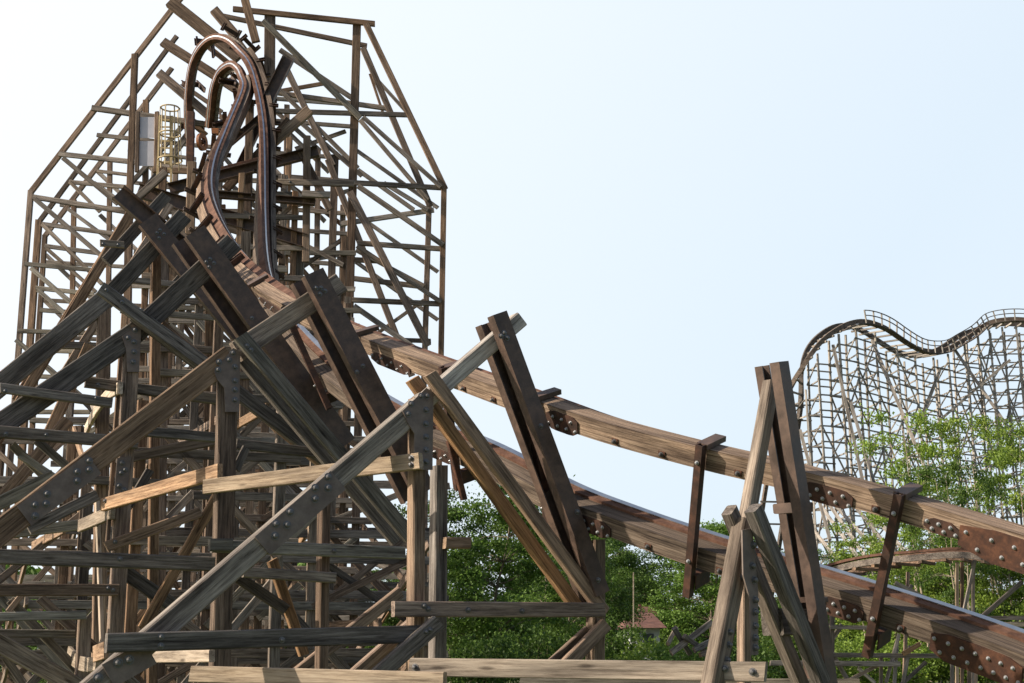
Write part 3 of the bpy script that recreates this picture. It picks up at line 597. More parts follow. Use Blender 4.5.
for k in range(13):
    y = 92 + k * 19; x = rl.uniform(270, 300); sg = 1 if k % 3 else -1
    ex.append(('brace', x, y, x + rl.uniform(40, 55), y + sg * rl.uniform(38, 60) + (40 if sg < 0 else 0), 5, -.12, rl.choice(['grey', 'silver', 'slate', 'brown'])))
ex += [('post', x, y, x - 3, 430, 6, 0, 'brown', {'down': 1}) for x, y in ((287, 105), (318, 150), (343, 205))]
ex += [('brace', 356, y, 438, y + 58, 4.5, -.1, 'grey') for y in (150, 214, 262)] + [('brace', 372, 74, 412, 118, 4, -.1, 'grey')]
tower('rearmost timber frame right of the loop, closely laced with thin crossing braces', Plane(330, 42, 4), ex, 320)
ey = [('ledger', x0, y, 196, y + 9, 4.5, .1, rl.choice(['grey', 'silver', 'slate'])) for x0, y in ((128, 150), (130, 182), (60, 205), (44, 262), (42, 300), (40, 336))]
ey += [('brace', x, y, x + 46, y + 44, 4.5, -.1, 'grey') for x, y in ((46, 255), (44, 300), (96, 170), (100, 215), (132, 150), (140, 200))] + [('post', 176, 150, 172, 400, 6, 0, 'brown', {'down': 1}), ('post', 154, 168, 150, 400, 6, 0, 'grey', {'down': 1})]
tower('rearmost timber frame left of the loop, thin ledgers running behind the three slanted edges', Plane(120, 43, -4), ey, 120)
# ------------------------------------------------------------------ dense trestle behind
ENV = [(-60, 400), (0, 420), (60, 405), (100, 330), (128, 235), (170, 205), (215, 190), (300, 195), (335, 300), (350, 340), (400, 400), (445, 470), (470, 540)]
def env(px):
    if px <= ENV[0][0]: return ENV[0][1]
    for (a, ya), (b_, yb) in zip(ENV, ENV[1:]):
        if px <= b_: return ya + (yb - ya) * (px - a) / (b_ - a)
    return 640
ORD = ['nearest', 'second', 'third', 'fourth', 'fifth', 'sixth', 'seventh', 'eighth']
def trestle(k, pl, label, x0, x1, sp, lsp, wp, drop=0, seed=1):
    rs = random.Random(seed); base = pl.pt((x0 + x1) / 2, 700); t = thing('trestle_bent', label, 'timber frame', (base.x, base.y, 0), 'timber trestle frames behind the front bents')
    a = pl.pt(x0, 640); b_ = pl.pt(x1, 640); n = max(2, int((b_ - a).length / sp)); posts = []
    for i in range(n + 1):
        q = a.lerp(b_, i / n) + pl.u * rs.uniform(-.15, .15); d = q - CAM; px = 512 + F * d.x / d.dot(FW)
        top = pl.pt(px, env(px) + drop + rs.uniform(-5, 20)); posts.append((q, top.z))
        beam('post', Vector((q.x, q.y, GROUND)), Vector((q.x, q.y, top.z)), wp, wp * .9, pl.n, rs.choice(['brown', 'brown', 'tan', 'grey', 'slate']), t)
    zmax = max(z for _, z in posts); lev = 0.5 + rs.uniform(0, .5); cnt = 0
    while lev < zmax and cnt < 95:
        run = []
        for i in range(n + 1):
            if posts[i][1] > lev + .1: run.append(i)
            if (posts[i][1] <= lev + .1 or i == n) and run:
                if len(run) > 1 and cnt < 95:
                    p, q = posts[run[0]][0], posts[run[-1]][0]; o = pl.n * (.5 * wp + .035)
                    beam('ledger', Vector((p.x, p.y, lev)) + o - pl.u * .3, Vector((q.x, q.y, lev + rs.uniform(-.05, .05))) + o + pl.u * .3, wp * .85, .055, pl.n, rs.choice(['grey', 'green', 'silver', 'slate', 'grey', 'silver']), t); cnt += 1
                run = []
        lev += lsp * rs.uniform(.8, 1.2)
    cb = 0
    for i in range(n):
        z0 = 0.2; H = min(posts[i][1], posts[i + 1][1])
        while z0 < H - 1.0 and cb < 48:
            z1 = min(H, z0 + lsp * rs.uniform(1.6, 2.6))
            p, q = posts[i][0], posts[i + 1][0]
            if rs.random() < .5: p, q = q, p
            o = pl.n * -(.5 * wp + .035)
            if rs.random() < .85: beam('brace', Vector((p.x, p.y, z0)) + o, Vector((q.x, q.y, z1)) + o, wp * .75, .055, pl.n, rs.choice(['grey', 'silver', 'slate', 'brown', 'grey']), t)
            if rs.random() < .55: beam('brace', Vector((q.x, q.y, z0 + .3)) - o, Vector((p.x, p.y, z1)) - o, wp * .75, .055, pl.n, rs.choice(['grey', 'green', 'tan', 'brown', 'grey']), t)
            z0 = z1; cb += 1
    return t
tre = []
for k, (Y, deg, x0, x1, sp, lsp, w, drop) in enumerate([(22.0, 20, -30, 420, 1.7, 1.25, .17, 150), (25, 14, -40, 425, 1.8, 1.1, .17, 90), (28, 8, -40, 425, 1.7, 1.0, .16, 10), (31, 4, 60, 340, 1.3, 1.0, .15, -30), (34, 0, -20, 425, 1.9, 1.1, .18, 10), (38, -3, -30, 425, 2.2, 1.5, .19, 90), (23.5, 17, -40, 422, 1.5, .9, .16, 120), (29.5, 6, 110, 342, 1.1, .8, .13, -20), (26.5, 10, 180, 345, 1.3, .8, .15, 45), (33, 2, 120, 340, 1.3, .9, .14, -65)]):
    trestle(k, Plane(215, Y, deg), ['timber trestle frame', 'weathered trestle frame', 'tangled grey trestle frame', 'tall narrow trestle frame', 'broad trestle frame', 'rearmost trestle frame', 'dim trestle frame', 'narrow trestle frame', 'short cluttered trestle frame', 'narrow grey trestle frame'][k] + ', ' + ['nearest', 'third', 'fifth', 'seventh', 'ninth', 'tenth', 'second', 'sixth', 'fourth', 'eighth'][k] + ' in depth behind the front diagonals', x0, x1, sp, lsp, w, drop, 11 + k)
# planks running from front to back between trestles
for k in range(34):
    rs = random.Random(500 + k); px = rs.uniform(20, 430) ; Y0 = rs.uniform(21, 31); py = rs.uniform(max(env(px) + 90, 250), 660)
    a = at(px, py, Y0); d = Vector((-.42, .9, rs.choice([0, 0, .5, -.5]))).normalized() * rs.uniform(2.5, 4.5)
    if k < 34:
        o = beam('tie_plank', a, a + d, .15, .05, Vector((-.9, -.42, 0)), rs.choice(['tan', 'tan', 'grey', 'brown']), tre[0] if tre else None)
        tag(o, 'short timber plank tying two of the rear trestle frames together', 'plank', 'short tie planks deep inside the trestle')
# ------------------------------------------------------------------ ladder cage, panel, wheel
lc = thing('ladder_cage', 'yellow caged access ladder standing beside the crest of the loop', 'ladder', tuple(at(170, 200, 30)))
def hoop(cx, cy, Y, r, full, parent, rad=.018):
    c = at(cx, cy, Y); K = 20; v, f = [], []; k = 6
    for i in range(K + 1):
        a = 2 * math.pi * i / K if full else math.pi * i / K
        for j in range(k):
            b_ = 2 * math.pi * j / k; rr = r + rad * math.cos(b_)
            v.append((rr * math.cos(a), rr * math.sin(a), rad * math.sin(b_)))
    for i in range(K):
        for j in range(k): f.append((i * k + j, i * k + (j + 1) % k, (i + 1) * k + (j + 1) % k, (i + 1) * k + j))
    mesh_obj('hoop', v, f, 'yellow', parent, Matrix.Translation(c), smooth=True)
for y in (108, 134, 160): hoop(170, y, 30, .2 + .012 * (y - 108) / 10, True, lc)
for i in range(7):
    a = 2 * math.pi * i / 7; c = at(170, 108, 30); q = at(170, 168, 30); o = Vector((math.cos(a), math.sin(a), 0)) * .22
    beam('cage_bar', c + o, q + o * 1.15, .026, .015, o, 'yellow', lc, 'thin')
for s in (-1, 1):
    beam('ladder_rail', at(166 + 6 * s, 116, 30.25), at(164 + 7 * s, 190, 30.25), .05, .05, Vector((0, -1, 0)), 'yellow', lc, 'thin')
for i in range(10):
    y = 120 + i * 7; beam('rung', at(161, y, 30.25), at(171, y, 30.25), .03, .03, Vector((0, -1, 0)), 'yellow', lc, 'thin')
pn = thing('screen_panel', 'pale lilac screen panel fixed between dark posts left of the ladder', 'panel', tuple(at(150, 170, 31)))
for x0, x1, y0, y1 in ((140, 156, 117, 138), (139, 155, 141, 166)):
    mesh_obj('sheet', [tuple(at(x, y, Y)) for Y in (31, 31.03) for x, y in ((x0, y0), (x1, y0), (x1, y1), (x0, y1))], [(0, 1, 2, 3), (7, 6, 5, 4), (0, 4, 5, 1), (1, 5, 6, 2), (2, 6, 7, 3), (3, 7, 4, 0)], 'panel', pn)
for x in (138, 157): beam('side_post', at(x, 112, 31), at(x - 1, 172, 31), .09, .09, Vector((0, -1, 0)), 'brown', pn)
def disc(name, c, r, th, axis, mat, parent=None, seg=28, hole=.0):
    z = axis.normalized(); x = z.orthogonal().normalized(); y = z.cross(x); v = []; f = []
    for s in (-.5, .5):
        for rr in (r, max(hole, .001)):
            v += [tuple(x * rr * math.cos(2 * math.pi * i / seg) + y * rr * math.sin(2 * math.pi * i / seg) + z * th * s) for i in range(seg)]
    def q(a, b_):
        for i in range(seg): f.append((a * seg + i, a * seg + (i + 1) % seg, b_ * seg + (i + 1) % seg, b_ * seg + i))
    q(1, 0); q(2, 3); q(0, 2); q(3, 1)
    return mesh_obj(name, v, f, mat, parent, Matrix.Translation(c))
wc = at(202, 142, 30.5); wh = thing('drive_unit', 'small orange rusty wheel and motor tucked inside the loop', 'wheel', tuple(wc))
disc('wheel', wc, .2, .07, Vector((1, -.35, 0)), 'orange', wh, hole=.1); disc('hub', wc, .06, .14, Vector((1, -.35, 0)), 'rust', wh, hole=.03)
beam('motor', at(212, 132, 31.2), at(219, 132, 31.2), .14, .14, Vector((0, -1, 0)), 'orange', wh)
beam('bracket', at(191, 112, 30.8), at(190, 166, 30.8), .17, .12, Vector((0, -1, 0)), 'rust', wh)
# ------------------------------------------------------------------ far coaster
FC = [(760, 600, 86), (772, 520, 84), (782, 460, 82), (790, 415, 81), (799, 378, 80.5), (812, 348, 80.5), (830, 331, 81), (850, 323, 82), (873, 329, 84), (894, 343, 86), (912, 352, 88), (935, 352, 90), (955, 342, 91), (975, 329, 92), (1000, 322, 92), (1030, 323, 92), (1070, 332, 92), (1110, 350, 92)]
fc = catmull([at(*p) for p in FC], 6); fc = smooth(fc, 3)
ft = thing('distant_track', 'distant hilly coaster track with a handrail, curving over the trees at the right', 'coaster track', (fc[0].x, fc[0].y, 0))
def ribbon(name, C, off, outline, mat, parent, i0=0, i1=None):
    i1 = i1 or len(C) - 1; v, f = [], []; k = len(outline)
    for i in range(i0, i1 + 1):
        t = (C[min(i + 1, len(C) - 1)] - C[max(i - 1, 0)]).normalized(); th = Vector((t.x, t.y, 0))
        s = Vector((t.y, -t.x, 0)) if th.length > .05 else Vector((0, -1, 0)); s.normalize(); n = s.cross(t); n = n if n.z > 0 or th.length < .3 else -n
        for a, b_ in outline: v.append(C[i] + s * (a + off[0]) + n * (b_ + off[1]))
    for i in range(i1 - i0):
        for j in range(k): f.append((i * k + j, i * k + (j + 1) % k, (i + 1) * k + (j + 1) % k, (i + 1) * k + j))
    f += [tuple(range(k)), tuple(reversed(range((i1 - i0) * k, (i1 - i0 + 1) * k)))]
    o = mesh_obj(name, [tuple(p) for p in v], f, mat, parent)
    bm = bmesh.new(); bm.from_mesh(o.data); bmesh.ops.recalc_face_normals(bm, faces=bm.faces); bm.to_mesh(o.data); bm.free(); return o
def rect(w, h): return [(-w / 2, -h / 2), (w / 2, -h / 2), (w / 2, h / 2), (-w / 2, h / 2)]
wood('fartrack', (0.24, 0.19, 0.16), (0.16, 0.125, 0.10), (0.08, 0.06, 0.05))
for s in (-.7, .7): ribbon('rail', fc, (s, 0), rect(.2, .26), 'fartrack', ft)
ribbon('walkway', fc, (.95, -.2), rect(.4, .06), 'fartrack', ft, 36)
for h in (.3, .6): ribbon('handrail', fc, (1.1, h), rect(.05, .05), 'fartrack', ft, 42)
for i in range(42, len(fc) - 1, 2):
    t = (fc[i + 1] - fc[i - 1]).normalized(); s = Vector((t.y, -t.x, 0)).normalized(); n = s.cross(t); n = n if n.z > 0 else -n
    beam('handrail_post', fc[i] + s * 1.1 - n * .2, fc[i] + s * 1.1 + n * .62, .07, .07, s, 'farwood', ft, 'thin')
for i in range(2, len(fc) - 1, 2):
    t = (fc[i + 1] - fc[i - 1]).normalized(); s = Vector((t.y, -t.x, 0)).normalized()
    beam('cross_tie', fc[i] - s * .95 - Vector((0, 0, .2)), fc[i] + s * .95 - Vector((0, 0, .2)), .1, .1, Vector((0, 0, 1)), 'farwood', ft, 'thin')
# bents at even spacing; longitudinal ledgers belong to the bent on their left
def pathpts(C, xs):
    out = []
    for x in xs:
        best = min(range(len(C)), key=lambda i: abs(512 + F * (C[i] - CAM).x / (C[i] - CAM).dot(FW) - x)); out.append(best)
    return out
xs = [787, 797, 812, 832, 850, 871, 890, 908, 926, 941, 957, 971, 984, 996, 1009, 1022, 1040, 1060]
ii = pathpts(fc, xs); bents = []
WORDS = ['first', 'second', 'third', 'fourth', 'fifth', 'sixth', 'seventh', 'eighth', 'ninth', 'tenth', 'eleventh', 'twelfth', 'thirteenth', 'fourteenth', 'fifteenth', 'sixteenth', 'seventeenth', 'eighteenth', 'nineteenth', 'twentieth']
for k, i in enumerate(ii):
    t = (fc[min(i + 3, len(fc) - 1)] - fc[max(i - 3, 0)]); t.z = 0; t.normalize(); s = Vector((t.y, -t.x, 0))
    s = (s + Vector((.9, -.4, 0))).normalized() if k < 2 else Vector((.10, -1, 0)).normalized()
    bents.append((fc[i], s, t))
def leg_pts(b_, z):
    c, s, t = b_; h = c.z - .5 - z; return [Vector((c.x, c.y, z)) + s * (sg * (.9 + ab * h)) for sg, ab in ((-1, .02), (1, .05))]
for k, b_ in enumerate(bents):
    c, s, t = b_; n_ = t; th = thing('far_trestle_bent', 'pale timber bent under the distant coaster hills, %s from the left end' % WORDS[k], 'timber frame', (c.x, c.y, 0), 'timber bents under the distant coaster')
    top = c.z - .5; A = leg_pts(b_, top); B = leg_pts(b_, -.1)
    for p, q in zip(A, B): beam('post', p, q, .105, .105, t, 'farwood', th, 'thin')
    z = top - .6; j = 0
    nxt = bents[k + 1] if k + 1 < len(bents) else None
    while z > 3 and j < 36:
        L0 = leg_pts(b_, z); beam('cross_ledger', L0[0] + t * .12, L0[1] + t * .12, .08, .05, t, 'farwood', th, 'thin')
        if z - 1.5 > 0 and j % 2 == 0:
            L1 = leg_pts(b_, z - .9); a_, e_ = (L0[0], L1[1]) if j % 2 else (L0[1], L1[0]); beam('cross_brace', a_ - t * .12, e_ - t * .12, .07, .05, t, 'farwood', th, 'thin')
        if nxt and nxt[0].z - .6 > z:
            N0 = leg_pts(nxt, z)
            for q in (0, 1): beam('ledger', L0[q] - t * .1, N0[q] + t * .1, .08, .06, s, 'farwood', th, 'thin')
            if (j + k) % 6 == 0 and z > 8:
                for q in (0, 1):
                    N1 = leg_pts(nxt, z - 2.9); beam('long_brace', L0[q], N1[q], .09, .06, s, 'farwood', th, 'thin')
            elif (j + 2 * k) % 7 == 1 and z > 8:
                N1 = leg_pts(nxt, z); L1 = leg_pts(b_, z - 2.9); beam('long_brace', L1[1], N1[1], .09, .06, s, 'farwood', th, 'thin')
        z -= .9; j += 1
# long raking shores
rk = thing('raking_shore', 'long diagonal timber shores leaning against the distant coaster hills', 'timber frame', tuple(at(850, 600, 78)))
for x1, y1, x2, y2, Y1, Y2 in ((833, 345, 880, 560, 80, 76), (850, 400, 905, 590, 80, 75), (812, 480, 872, 566, 79, 74), (820, 505, 860, 560, 79, 74), (835, 505, 880, 555, 79, 74), (850, 500, 895, 556, 79, 74), (872, 340, 930, 480, 82, 78), (955, 350, 1010, 430, 90, 88), (940, 420, 1010, 360, 88, 88), (900, 470, 940, 370, 84, 86), (865, 505, 912, 560, 78, 72), (800, 430, 830, 540, 80, 76), (805, 520, 850, 575, 79, 74)):
    beam('shore', at(x1, y1, Y1), at(x2, y2, Y2), .16, .12, Vector((0, -1, 0)), 'farwood', rk, 'thin')
# ------------------------------------------------------------------ low track behind the right-hand run
LT = catmull([at(*p) for p in [(815, 583, 42), (845, 571, 41), (880, 563, 40), (920, 559, 39), (960, 556, 38.5), (1000, 560, 38), (1040, 568, 37.5)]], 6)
lt = thing('low_track', 'low curved timber track on posts seen between the two big rails at right', 'coaster track', (LT[0].x, LT[0].y, 0))
for s in (-.5, .5): ribbon('timber_rail', LT, (s, 0), rect(.13, .17), 'slate' if s > 0 else 'brown', lt)
for s in (-.5, .5): ribbon('steel_rail', LT, (s, .16), rect(.2, .07), 'railsteel', lt)
for i in range(1, len(LT), 3):
    t = (LT[min(i + 1, len(LT) - 1)] - LT[i - 1]).normalized(); s = Vector((t.y, -t.x, 0)).normalized()
    beam('cross_tie', LT[i] - s * .6 - Vector((0, 0, .12)), LT[i] + s * .6 - Vector((0, 0, .12)), .1, .08, Vector((0, 0, 1)), 'brown', lt)
LPL = Plane(930, 38, 10)
bent('low_bent', 'low timber bent with crossed braces under the small curved track at right', 'timber frame', LPL, [
    ('post', 957, 562, 957, 690, 4, 0, 'pale', {'down': 1}), ('post', 962, 562, 962, 690, 4, -.4, 'tan', {'down': 1}), ('post', 973, 562, 973, 690, 4, 0, 'grey', {'down': 1}),
    ('brace', 975, 560, 962, 620, 4, .1, 'grey'), ('brace', 895, 583, 952, 612, 5, .1, 'pale'), ('brace', 900, 605, 912, 585, 4, .1, 'grey'), ('brace', 1022, 582, 978, 620, 5, .1, 'grey'),
    ('ledger', 975, 618, 1040, 618, 4, .1, 'grey'), ('ledger', 990, 625, 1040, 624, 5, .15, 'pale'), ('post', 908, 572, 907, 600, 4, 0, 'brown', {'down': 1})], 960, 'low bents under the small track')
bent('low_bent', 'low timber bent of thin posts and crossed braces seen under the lower rail at right', 'timber frame', Plane(870, 33, 8), [
    ('ledger', 832, 655, 945, 656, 4.5, .1, 'grey'), ('ledger', 770, 663, 900, 664, 5, .2, 'grey'), ('post', 881, 654, 881, 690, 4, 0, 'pale', {'down': 1}), ('post', 897, 640, 894, 690, 4, 0, 'grey', {'down': 1}),
    ('brace', 899, 634, 886, 683, 4, .1, 'grey'), ('brace', 910, 646, 903, 683, 4, .1, 'grey'), ('brace', 926, 662, 900, 686, 4, .1, 'grey'), ('brace', 858, 668, 875, 683, 4, .1, 'pale'),
    ('brace', 846, 682, 880, 664, 4, .1, 'tan'), ('brace', 903, 654, 920, 644, 5, .2, 'gold'), ('post', 952, 655, 952, 690, 4, 0, 'grey', {'down': 1}), ('post', 969, 665, 969, 690, 4, 0, 'tan', {'down': 1}), ('post', 976, 665, 976, 690, 3, 0, 'gold', {'down': 1}),
    ('brace', 800, 600, 850, 684, 5, 0, 'grey'), ('brace', 842, 625, 800, 684, 5, -.2, 'grey'), ('post', 832, 610, 832, 690, 5, 0, 'brown', {'down': 1}), ('ledger', 830, 627, 884, 628, 4, .1, 'grey')], 880, 'low bents under the small track')
# crossed timbers by the hedge
ct = thing('crossed_timbers', 'dark crossed timbers lying by the bushes left of the right bent', 'timber', tuple(at(690, 650, 30)))
for x1, y1, x2, y2, w, m_ in ((671, 653, 712, 622, 6, 'grey'), (674, 628, 690, 654, 5, 'slate'), (668, 644, 676, 628, 4, 'grey'), (684, 636, 706, 652, 5, 'slate'), (694, 650, 718, 638, 6, 'slate'), (700, 655, 722, 648, 5, 'brown')):
    beam('timber', at(x1, y1, 30), at(x2, y2, 30.4), w * 30 / F, .09, Vector((0, -1, 0)), m_, ct)
# ------------------------------------------------------------------ house
HY = 66
def wp(px, py, dy=0): return at(px, py, HY + dy)
house = thing('brick_house', 'small pale walled house with a reddish roof among the trees', 'house', tuple(wp(645, 683)))
x0, x1 = wp(632, 650).x, wp(660, 650).x; zt = wp(645, 628).z
def box(name, lo, hi, mat, parent):
    v = [(x, y, z) for z in (lo[2], hi[2]) for y in (lo[1], hi[1]) for x in (lo[0], hi[0])]
    return mesh_obj(name, v, [(0, 2, 3, 1), (4, 5, 7, 6), (0, 1, 5, 4), (1, 3, 7, 5), (3, 2, 6, 7), (2, 0, 4, 6)], mat, parent)
wl = box('wall', (x0, HY, 0), (x1, HY + 5, zt), 'housewall', house)
wn = box('window', (x0 + .5, HY - .03, zt - .9), (x0 + 1.0, HY + .02, zt - .25), 'glass', wl)
def gable(name, xa, xb, ya, yb, z, h, parent, mat='roof'):
    ym = (ya + yb) / 2; v = [(xa, ya, z), (xb, ya, z), (xb, yb, z), (xa, yb, z), (xa + .4, ym, z + h), (xb - .4, ym, z + h)]
    return mesh_obj(name, v, [(0, 1, 5, 4), (1, 2, 5), (2, 3, 4, 5), (3, 0, 4), (0, 3, 2, 1)], mat, parent)
rf = gable('roof', x0 - .4, x1 + .3, HY - .5, HY + 5.5, zt, .75, house)
wb = box('wall', (wp(650, 640).x, HY + 6, 0), (wp(672, 640).x, HY + 10, wp(660, 612).z), 'housewall', house)
gable('roof', wp(647, 640).x, wp(675, 640).x, HY + 5.5, HY + 10.5, wp(660, 612).z, .5, house)
box('chimney', (wp(651, 640).x, HY + 5.8, wp(652, 620).z), (wp(653.5, 640).x, HY + 6.2, wp(652, 600).z), 'roof', rf)
fp = beam('flag_pole', at(633.5, 572, 58), at(633.5, 660, 58), .045, .045, Vector((0, -1, 0)), 'palebark', None); tag(fp, 'thin pale pole standing in front of the dark trees by the house', 'pole')
# ------------------------------------------------------------------ trees
def cyl_between(v, f, a, b_, ra, rb, seg=6):
    d = (b_ - a).normalized(); x = d.orthogonal().normalized(); y = d.cross(x); k = len(v)
    for c, r in ((a, ra), (b_, rb)):
        for i in range(seg): v.append(tuple(c + x * r * math.cos(2 * math.pi * i / seg) + y * r * math.sin(2 * math.pi * i / seg)))
    for i in range(seg): f.append((k + i, k + (i + 1) % seg, k + seg + (i + 1) % seg, k + seg + i))
def make_tree_mesh(seed, H, Wd, base, nclump, nleaf, lsz, flat=.35, trunk_r=.12, stems=1, density_r=.55):
    rs = random.Random(seed); rg = np.random.default_rng(seed); v, f = [], []; tips = []
    for s in range(stems):
        p = Vector((rs.uniform(-.4, .4) * (stems > 1) * Wd * .3, rs.uniform(-.3, .3) * (stems > 1), -.1)); d = Vector((rs.uniform(-.12, .12), rs.uniform(-.12, .12), 1)).normalized(); r = trunk_r; seg = 9; nodes = []
        for i in range(seg):
            q = p + d * (H * .95 / seg); r2 = r * .83; cyl_between(v, f, p, q, r, r2); nodes.append((q, r2, d.copy())); p, r = q, r2
            d = (d + Vector((rs.uniform(-.15, .15), rs.uniform(-.15, .15), 0))).normalized()
        for j in range(nclump // stems):
            k = rs.choice(range(seg)); q, r1, dd = nodes[k]
            if q.z < base: continue
            u = (q.z - base) / (H - base); spread = Wd * .5 * math.sqrt(max(.06, 1 - (2 * u - .85) ** 2 / 1.4)) * rs.uniform(.35, 1.05)
            an = rs.uniform(0, 2 * math.pi); tip = q + Vector((math.cos(an) * spread, math.sin(an) * spread, rs.uniform(-.05, .3) * spread + rs.uniform(-.3, .3)))
            mid = q.lerp(tip, .5) + Vector((0, 0, .08 * spread)); rr = min(r1 * .5, .06); cyl_between(v, f, q, mid, rr, rr * .6, 4); cyl_between(v, f, mid, tip, rr * .6, rr * .2, 4); tips += [tip, mid.lerp(tip, .5)]
    tips = np.array([tuple(t) for t in tips]); pts = []
    per = max(4, nleaf // len(tips))
    for t in tips:
        n = int(per * rg.uniform(.4, 1.6)); sc = density_r * rg.uniform(.6, 1.3)
        pts.append(t + rg.normal(0, 1, (n, 3)) * np.array([sc, sc, sc * flat]))
    P = np.concatenate(pts); n = len(P)
    a = rg.normal(0, 1, (n, 3)); a[:, 2] *= .5; a /= np.linalg.norm(a, axis=1)[:, None]; b2 = rg.normal(0, 1, (n, 3)); b2[:, 2] *= .6; b2 -= a * (a * b2).sum(1)[:, None]; b2 /= np.linalg.norm(b2, axis=1)[:, None]
    s = lsz * rg.uniform(.6, 1.3, (n, 1)); V = np.stack([P - a * s * .5, P + b2 * s * .33, P + a * s * .55, P - b2 * s * .33], 1).reshape(-1, 3)
    me = bpy.data.meshes.new('crown'); me.vertices.add(4 * n); me.vertices.foreach_set('co', V.ravel()); me.loops.add(4 * n); me.loops.foreach_set('vertex_index', np.arange(4 * n, dtype=np.int32))
    me.polygons.add(n); me.polygons.foreach_set('loop_start', np.arange(0, 4 * n, 4, dtype=np.int32)); me.update(calc_edges=True)
    tm = bpy.data.meshes.new('trunk'); tm.from_pydata(v, [], f); tm.update()
    return me, tm
def tree(variant, loc, sx, sz, rot, leaf, bark, label, group, name='leafy_tree', cat='tree'):
    cm, tm = variant; t = thing(name, label, cat, tuple(loc), group)
    for nm, me, mt in (('trunk', tm, bark), ('crown', cm, leaf)):
        key = me.name + mt; m2 = bpy.data.meshes.get(key)
        if m2 is None: m2 = me.copy(); m2.name = key; m2.materials.clear(); m2.materials.append(M[mt]); m2.use_fake_user = True
        o = bpy.data.objects.new(nm, m2); COL.objects.link(o); o.parent = t; o.scale = (sx, sx, sz); o.rotation_euler = (0, 0, rot)
    return t
VA = make_tree_mesh(1, 9, 6.5, 1.2, 110, 36000, .135, .5, .14, 1, .32)
VB = make_tree_mesh(2, 9, 6.0, 1.0, 100, 32000, .135, .5, .13, 2, .33)
VC = make_tree_mesh(3, 9, 5.0, 2.5, 60, 12500, .125, .4, .10, 3, .34)
VD = make_tree_mesh(4, 9, 5.5, 2.2, 64, 13500, .125, .4, .10, 3, .34)
VE = make_tree_mesh(5, 2.2, 3.0, 0.1, 60, 9000, .12, .6, .04, 3, .3)
GT = 'trees behind the coaster'
def gtop(px, py, Y): return at(px, py, Y)
rs = random.Random(3)
def tr(var, px, Y, topy, wpx, leaf, label, baseW, baseH=9.0, bark='bark', group=GT, **k):
    top = at(px, topy, Y); sz = top.z / baseH; sx = (wpx * Y / F) / baseW
    return tree(var, (top.x, top.y, 0), sx, sz, rs.uniform(0, 6.28), leaf, bark, label, group, **k)
tr(VA, 488, 40, 466, 150, 'leaf_mid', 'layered green tree filling the gap right of the centre posts', 6.5)
tr(VB, 462, 46, 482, 110, 'leaf_mid', 'dark green tree close behind the grey centre post', 6.0)
tr(VB, 552, 50, 512, 100, 'leaf_mid', 'green tree behind the feet of the golden braces', 6.0)
tr(VA, 588, 60, 530, 110, 'leaf_dark', 'dark tree just right of the steel beam foot at the centre', 6.5)
tr(VA, 625, 78, 530, 100, 'leaf_dark', 'dark tree under the lower rail, left of the white pole', 6.5)
tr(VB, 662, 84, 528, 95, 'leaf_dark', 'rounded dark tree directly behind the house roof', 6.0)
tr(VA, 703, 72, 524, 120, 'leaf_mid', 'bright green tree right of the house', 6.5)
tr(VB, 740, 76, 518, 115, 'leaf_mid', 'tree rising above the lower rail beside the right bent', 6.0)
tr(VA, 775, 62, 580, 90, 'leaf_mid', 'low green tree between the braces of the right bent', 6.5)
tr(VB, 400, 62, 560, 120, 'leaf_dark', 'green tree glimpsed through the trestle left of the centre post', 6.0)
tr(VA, 330, 66, 575, 120, 'leaf_dark', 'dark tree glimpsed low through the middle of the trestle', 6.5)
tr(VB, 250, 66, 590, 130, 'leaf_dark', 'low tree hidden deep behind the middle dark post', 6.0)
tr(VA, 150, 64, 592, 140, 'leaf_mid', 'low tree glimpsed behind the left dark post', 6.5)
tr(VB, 60, 60, 585, 120, 'leaf_mid', 'low green tree glimpsed at the left through the trestle', 6.0)
tr(VA, -20, 64, 590, 120, 'leaf_dark', 'low tree at the far left edge behind the trestle', 6.5)
tr(VC, 908, 52, 410, 95, 'leaf_light', 'tall thin light green tree in front of the distant coaster', 5.0, bark='palebark')
tr(VD, 985, 55, 408, 105, 'leaf_light', 'second tall light green tree in front of the distant coaster, at the right edge', 5.5, bark='palebark')
tr(VC, 1030, 50, 418, 90, 'leaf_light', 'light green tree cut by the right edge of the picture', 5.0, bark='palebark')
tr(VD, 945, 47, 455, 80, 'leaf_mid', 'shorter tree between the two tall light green trees', 5.5, bark='palebark')
tr(VC, 862, 50, 515, 80, 'leaf_light', 'small light tree behind the steel tie between the rails', 5.0, bark='palebark')
tr(VD, 820, 55, 545, 80, 'leaf_mid', 'small tree just right of the tall steel beams', 5.5, bark='palebark')
tr(VA, 885, 60, 560, 110, 'leaf_light', 'bushy bright tree under the small curved track', 6.5)
tr(VB, 950, 58, 550, 110, 'leaf_light', 'bushy bright tree behind the low bent posts at right', 6.0)
tr(VA, 1015, 56, 540, 110, 'leaf_light', 'bushy bright tree at the right edge below the upper rail', 6.5)
tr(VB, 840, 66, 595, 100, 'leaf_mid', 'low tree under the lower rail beside the twin steel beams', 6.0)
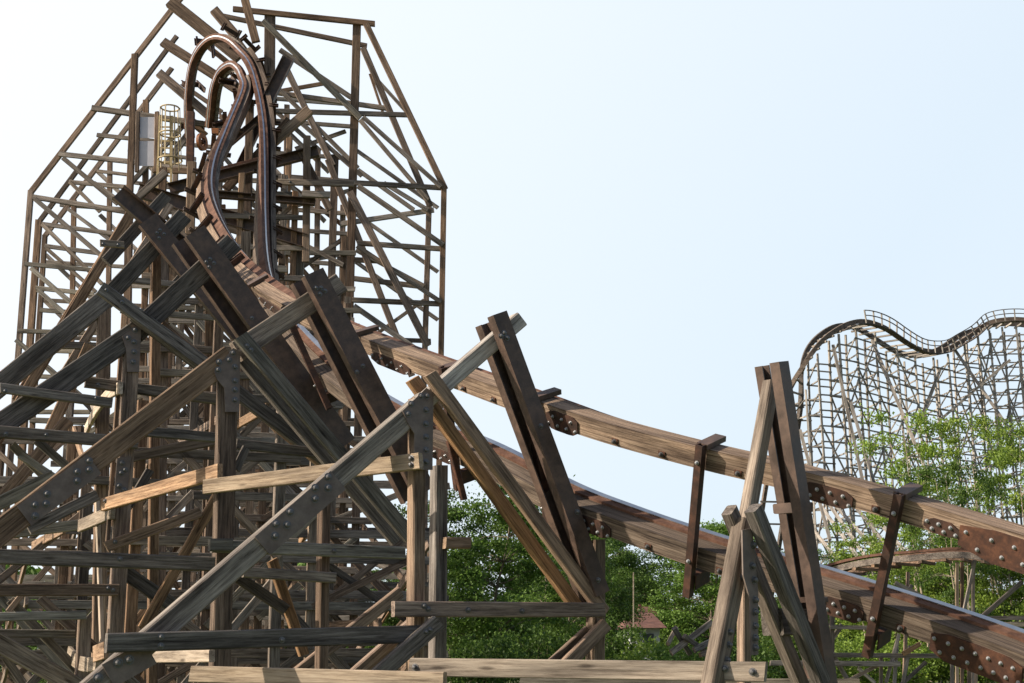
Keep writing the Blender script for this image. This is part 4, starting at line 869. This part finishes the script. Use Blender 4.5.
for k, (px, Y, ty, wpx, lf, lb) in enumerate([(610, 45, 628, 70, 'leaf_mid', 'bush at the foot of the post right of centre'), (655, 42, 642, 80, 'leaf_light', 'light bush in front of the small house'), (690, 36, 648, 70, 'leaf_mid', 'bush behind the crossed dark timbers'),
        (735, 40, 640, 70, 'leaf_mid', 'bush beside the lit batter post of the right bent'), (790, 42, 640, 80, 'leaf_light', 'bush between the feet of the right steel beams'), (850, 44, 640, 80, 'leaf_light', 'bush right of the twin steel beams at the bottom'),
        (905, 46, 645, 80, 'leaf_light', 'bush below the lower rail under the steel tie'), (965, 46, 650, 80, 'leaf_light', 'bush near the right bottom corner'), (480, 36, 640, 70, 'leaf_dark', 'dark bush right of the centre post at the bottom'),
        (540, 38, 636, 80, 'leaf_dark', 'dark bush behind the long bottom plank'), (70, 46, 640, 80, 'leaf_mid', 'bush low at the left behind the trestle')]):
    tr(VE, px, Y, ty, wpx, lf, lb, 3.0, 2.2, group='bushes along the hedge', name='leafy_bush', cat='bush')
# distant wood
fw = []
me = bpy.data.meshes.new('distant_wood'); n = 60000; rg = np.random.default_rng(9)
X = rg.uniform(-75, 75, n); Yp = rg.uniform(96, 112, n); hgt = 6.2 + 1.6 * np.sin(X * .31) + 1.1 * np.sin(X * .83 + 1) + .6 * np.sin(X * 2.1); Z = hgt * np.sqrt(rg.uniform(0, 1, n)) * (1 - .004 * (Yp - 104) ** 2)
P = np.stack([X, Yp, Z], 1); a = rg.normal(0, 1, (n, 3)); a /= np.linalg.norm(a, axis=1)[:, None]; b2 = rg.normal(0, 1, (n, 3)); b2 -= a * (a * b2).sum(1)[:, None]; b2 /= np.linalg.norm(b2, axis=1)[:, None]; s_ = rg.uniform(.25, .5, (n, 1))
V = np.stack([P - a * s_, P + b2 * s_ * .7, P + a * s_, P - b2 * s_ * .7], 1).reshape(-1, 3); me.from_pydata(V.tolist(), [], np.arange(4 * n).reshape(-1, 4).tolist()); me.materials.append(M['leaf_mid'])
dw = bpy.data.objects.new('distant_wood', me); COL.objects.link(dw); dw['kind'] = 'stuff'; tag(dw, 'distant belt of green woodland behind the house and coaster', 'woodland')
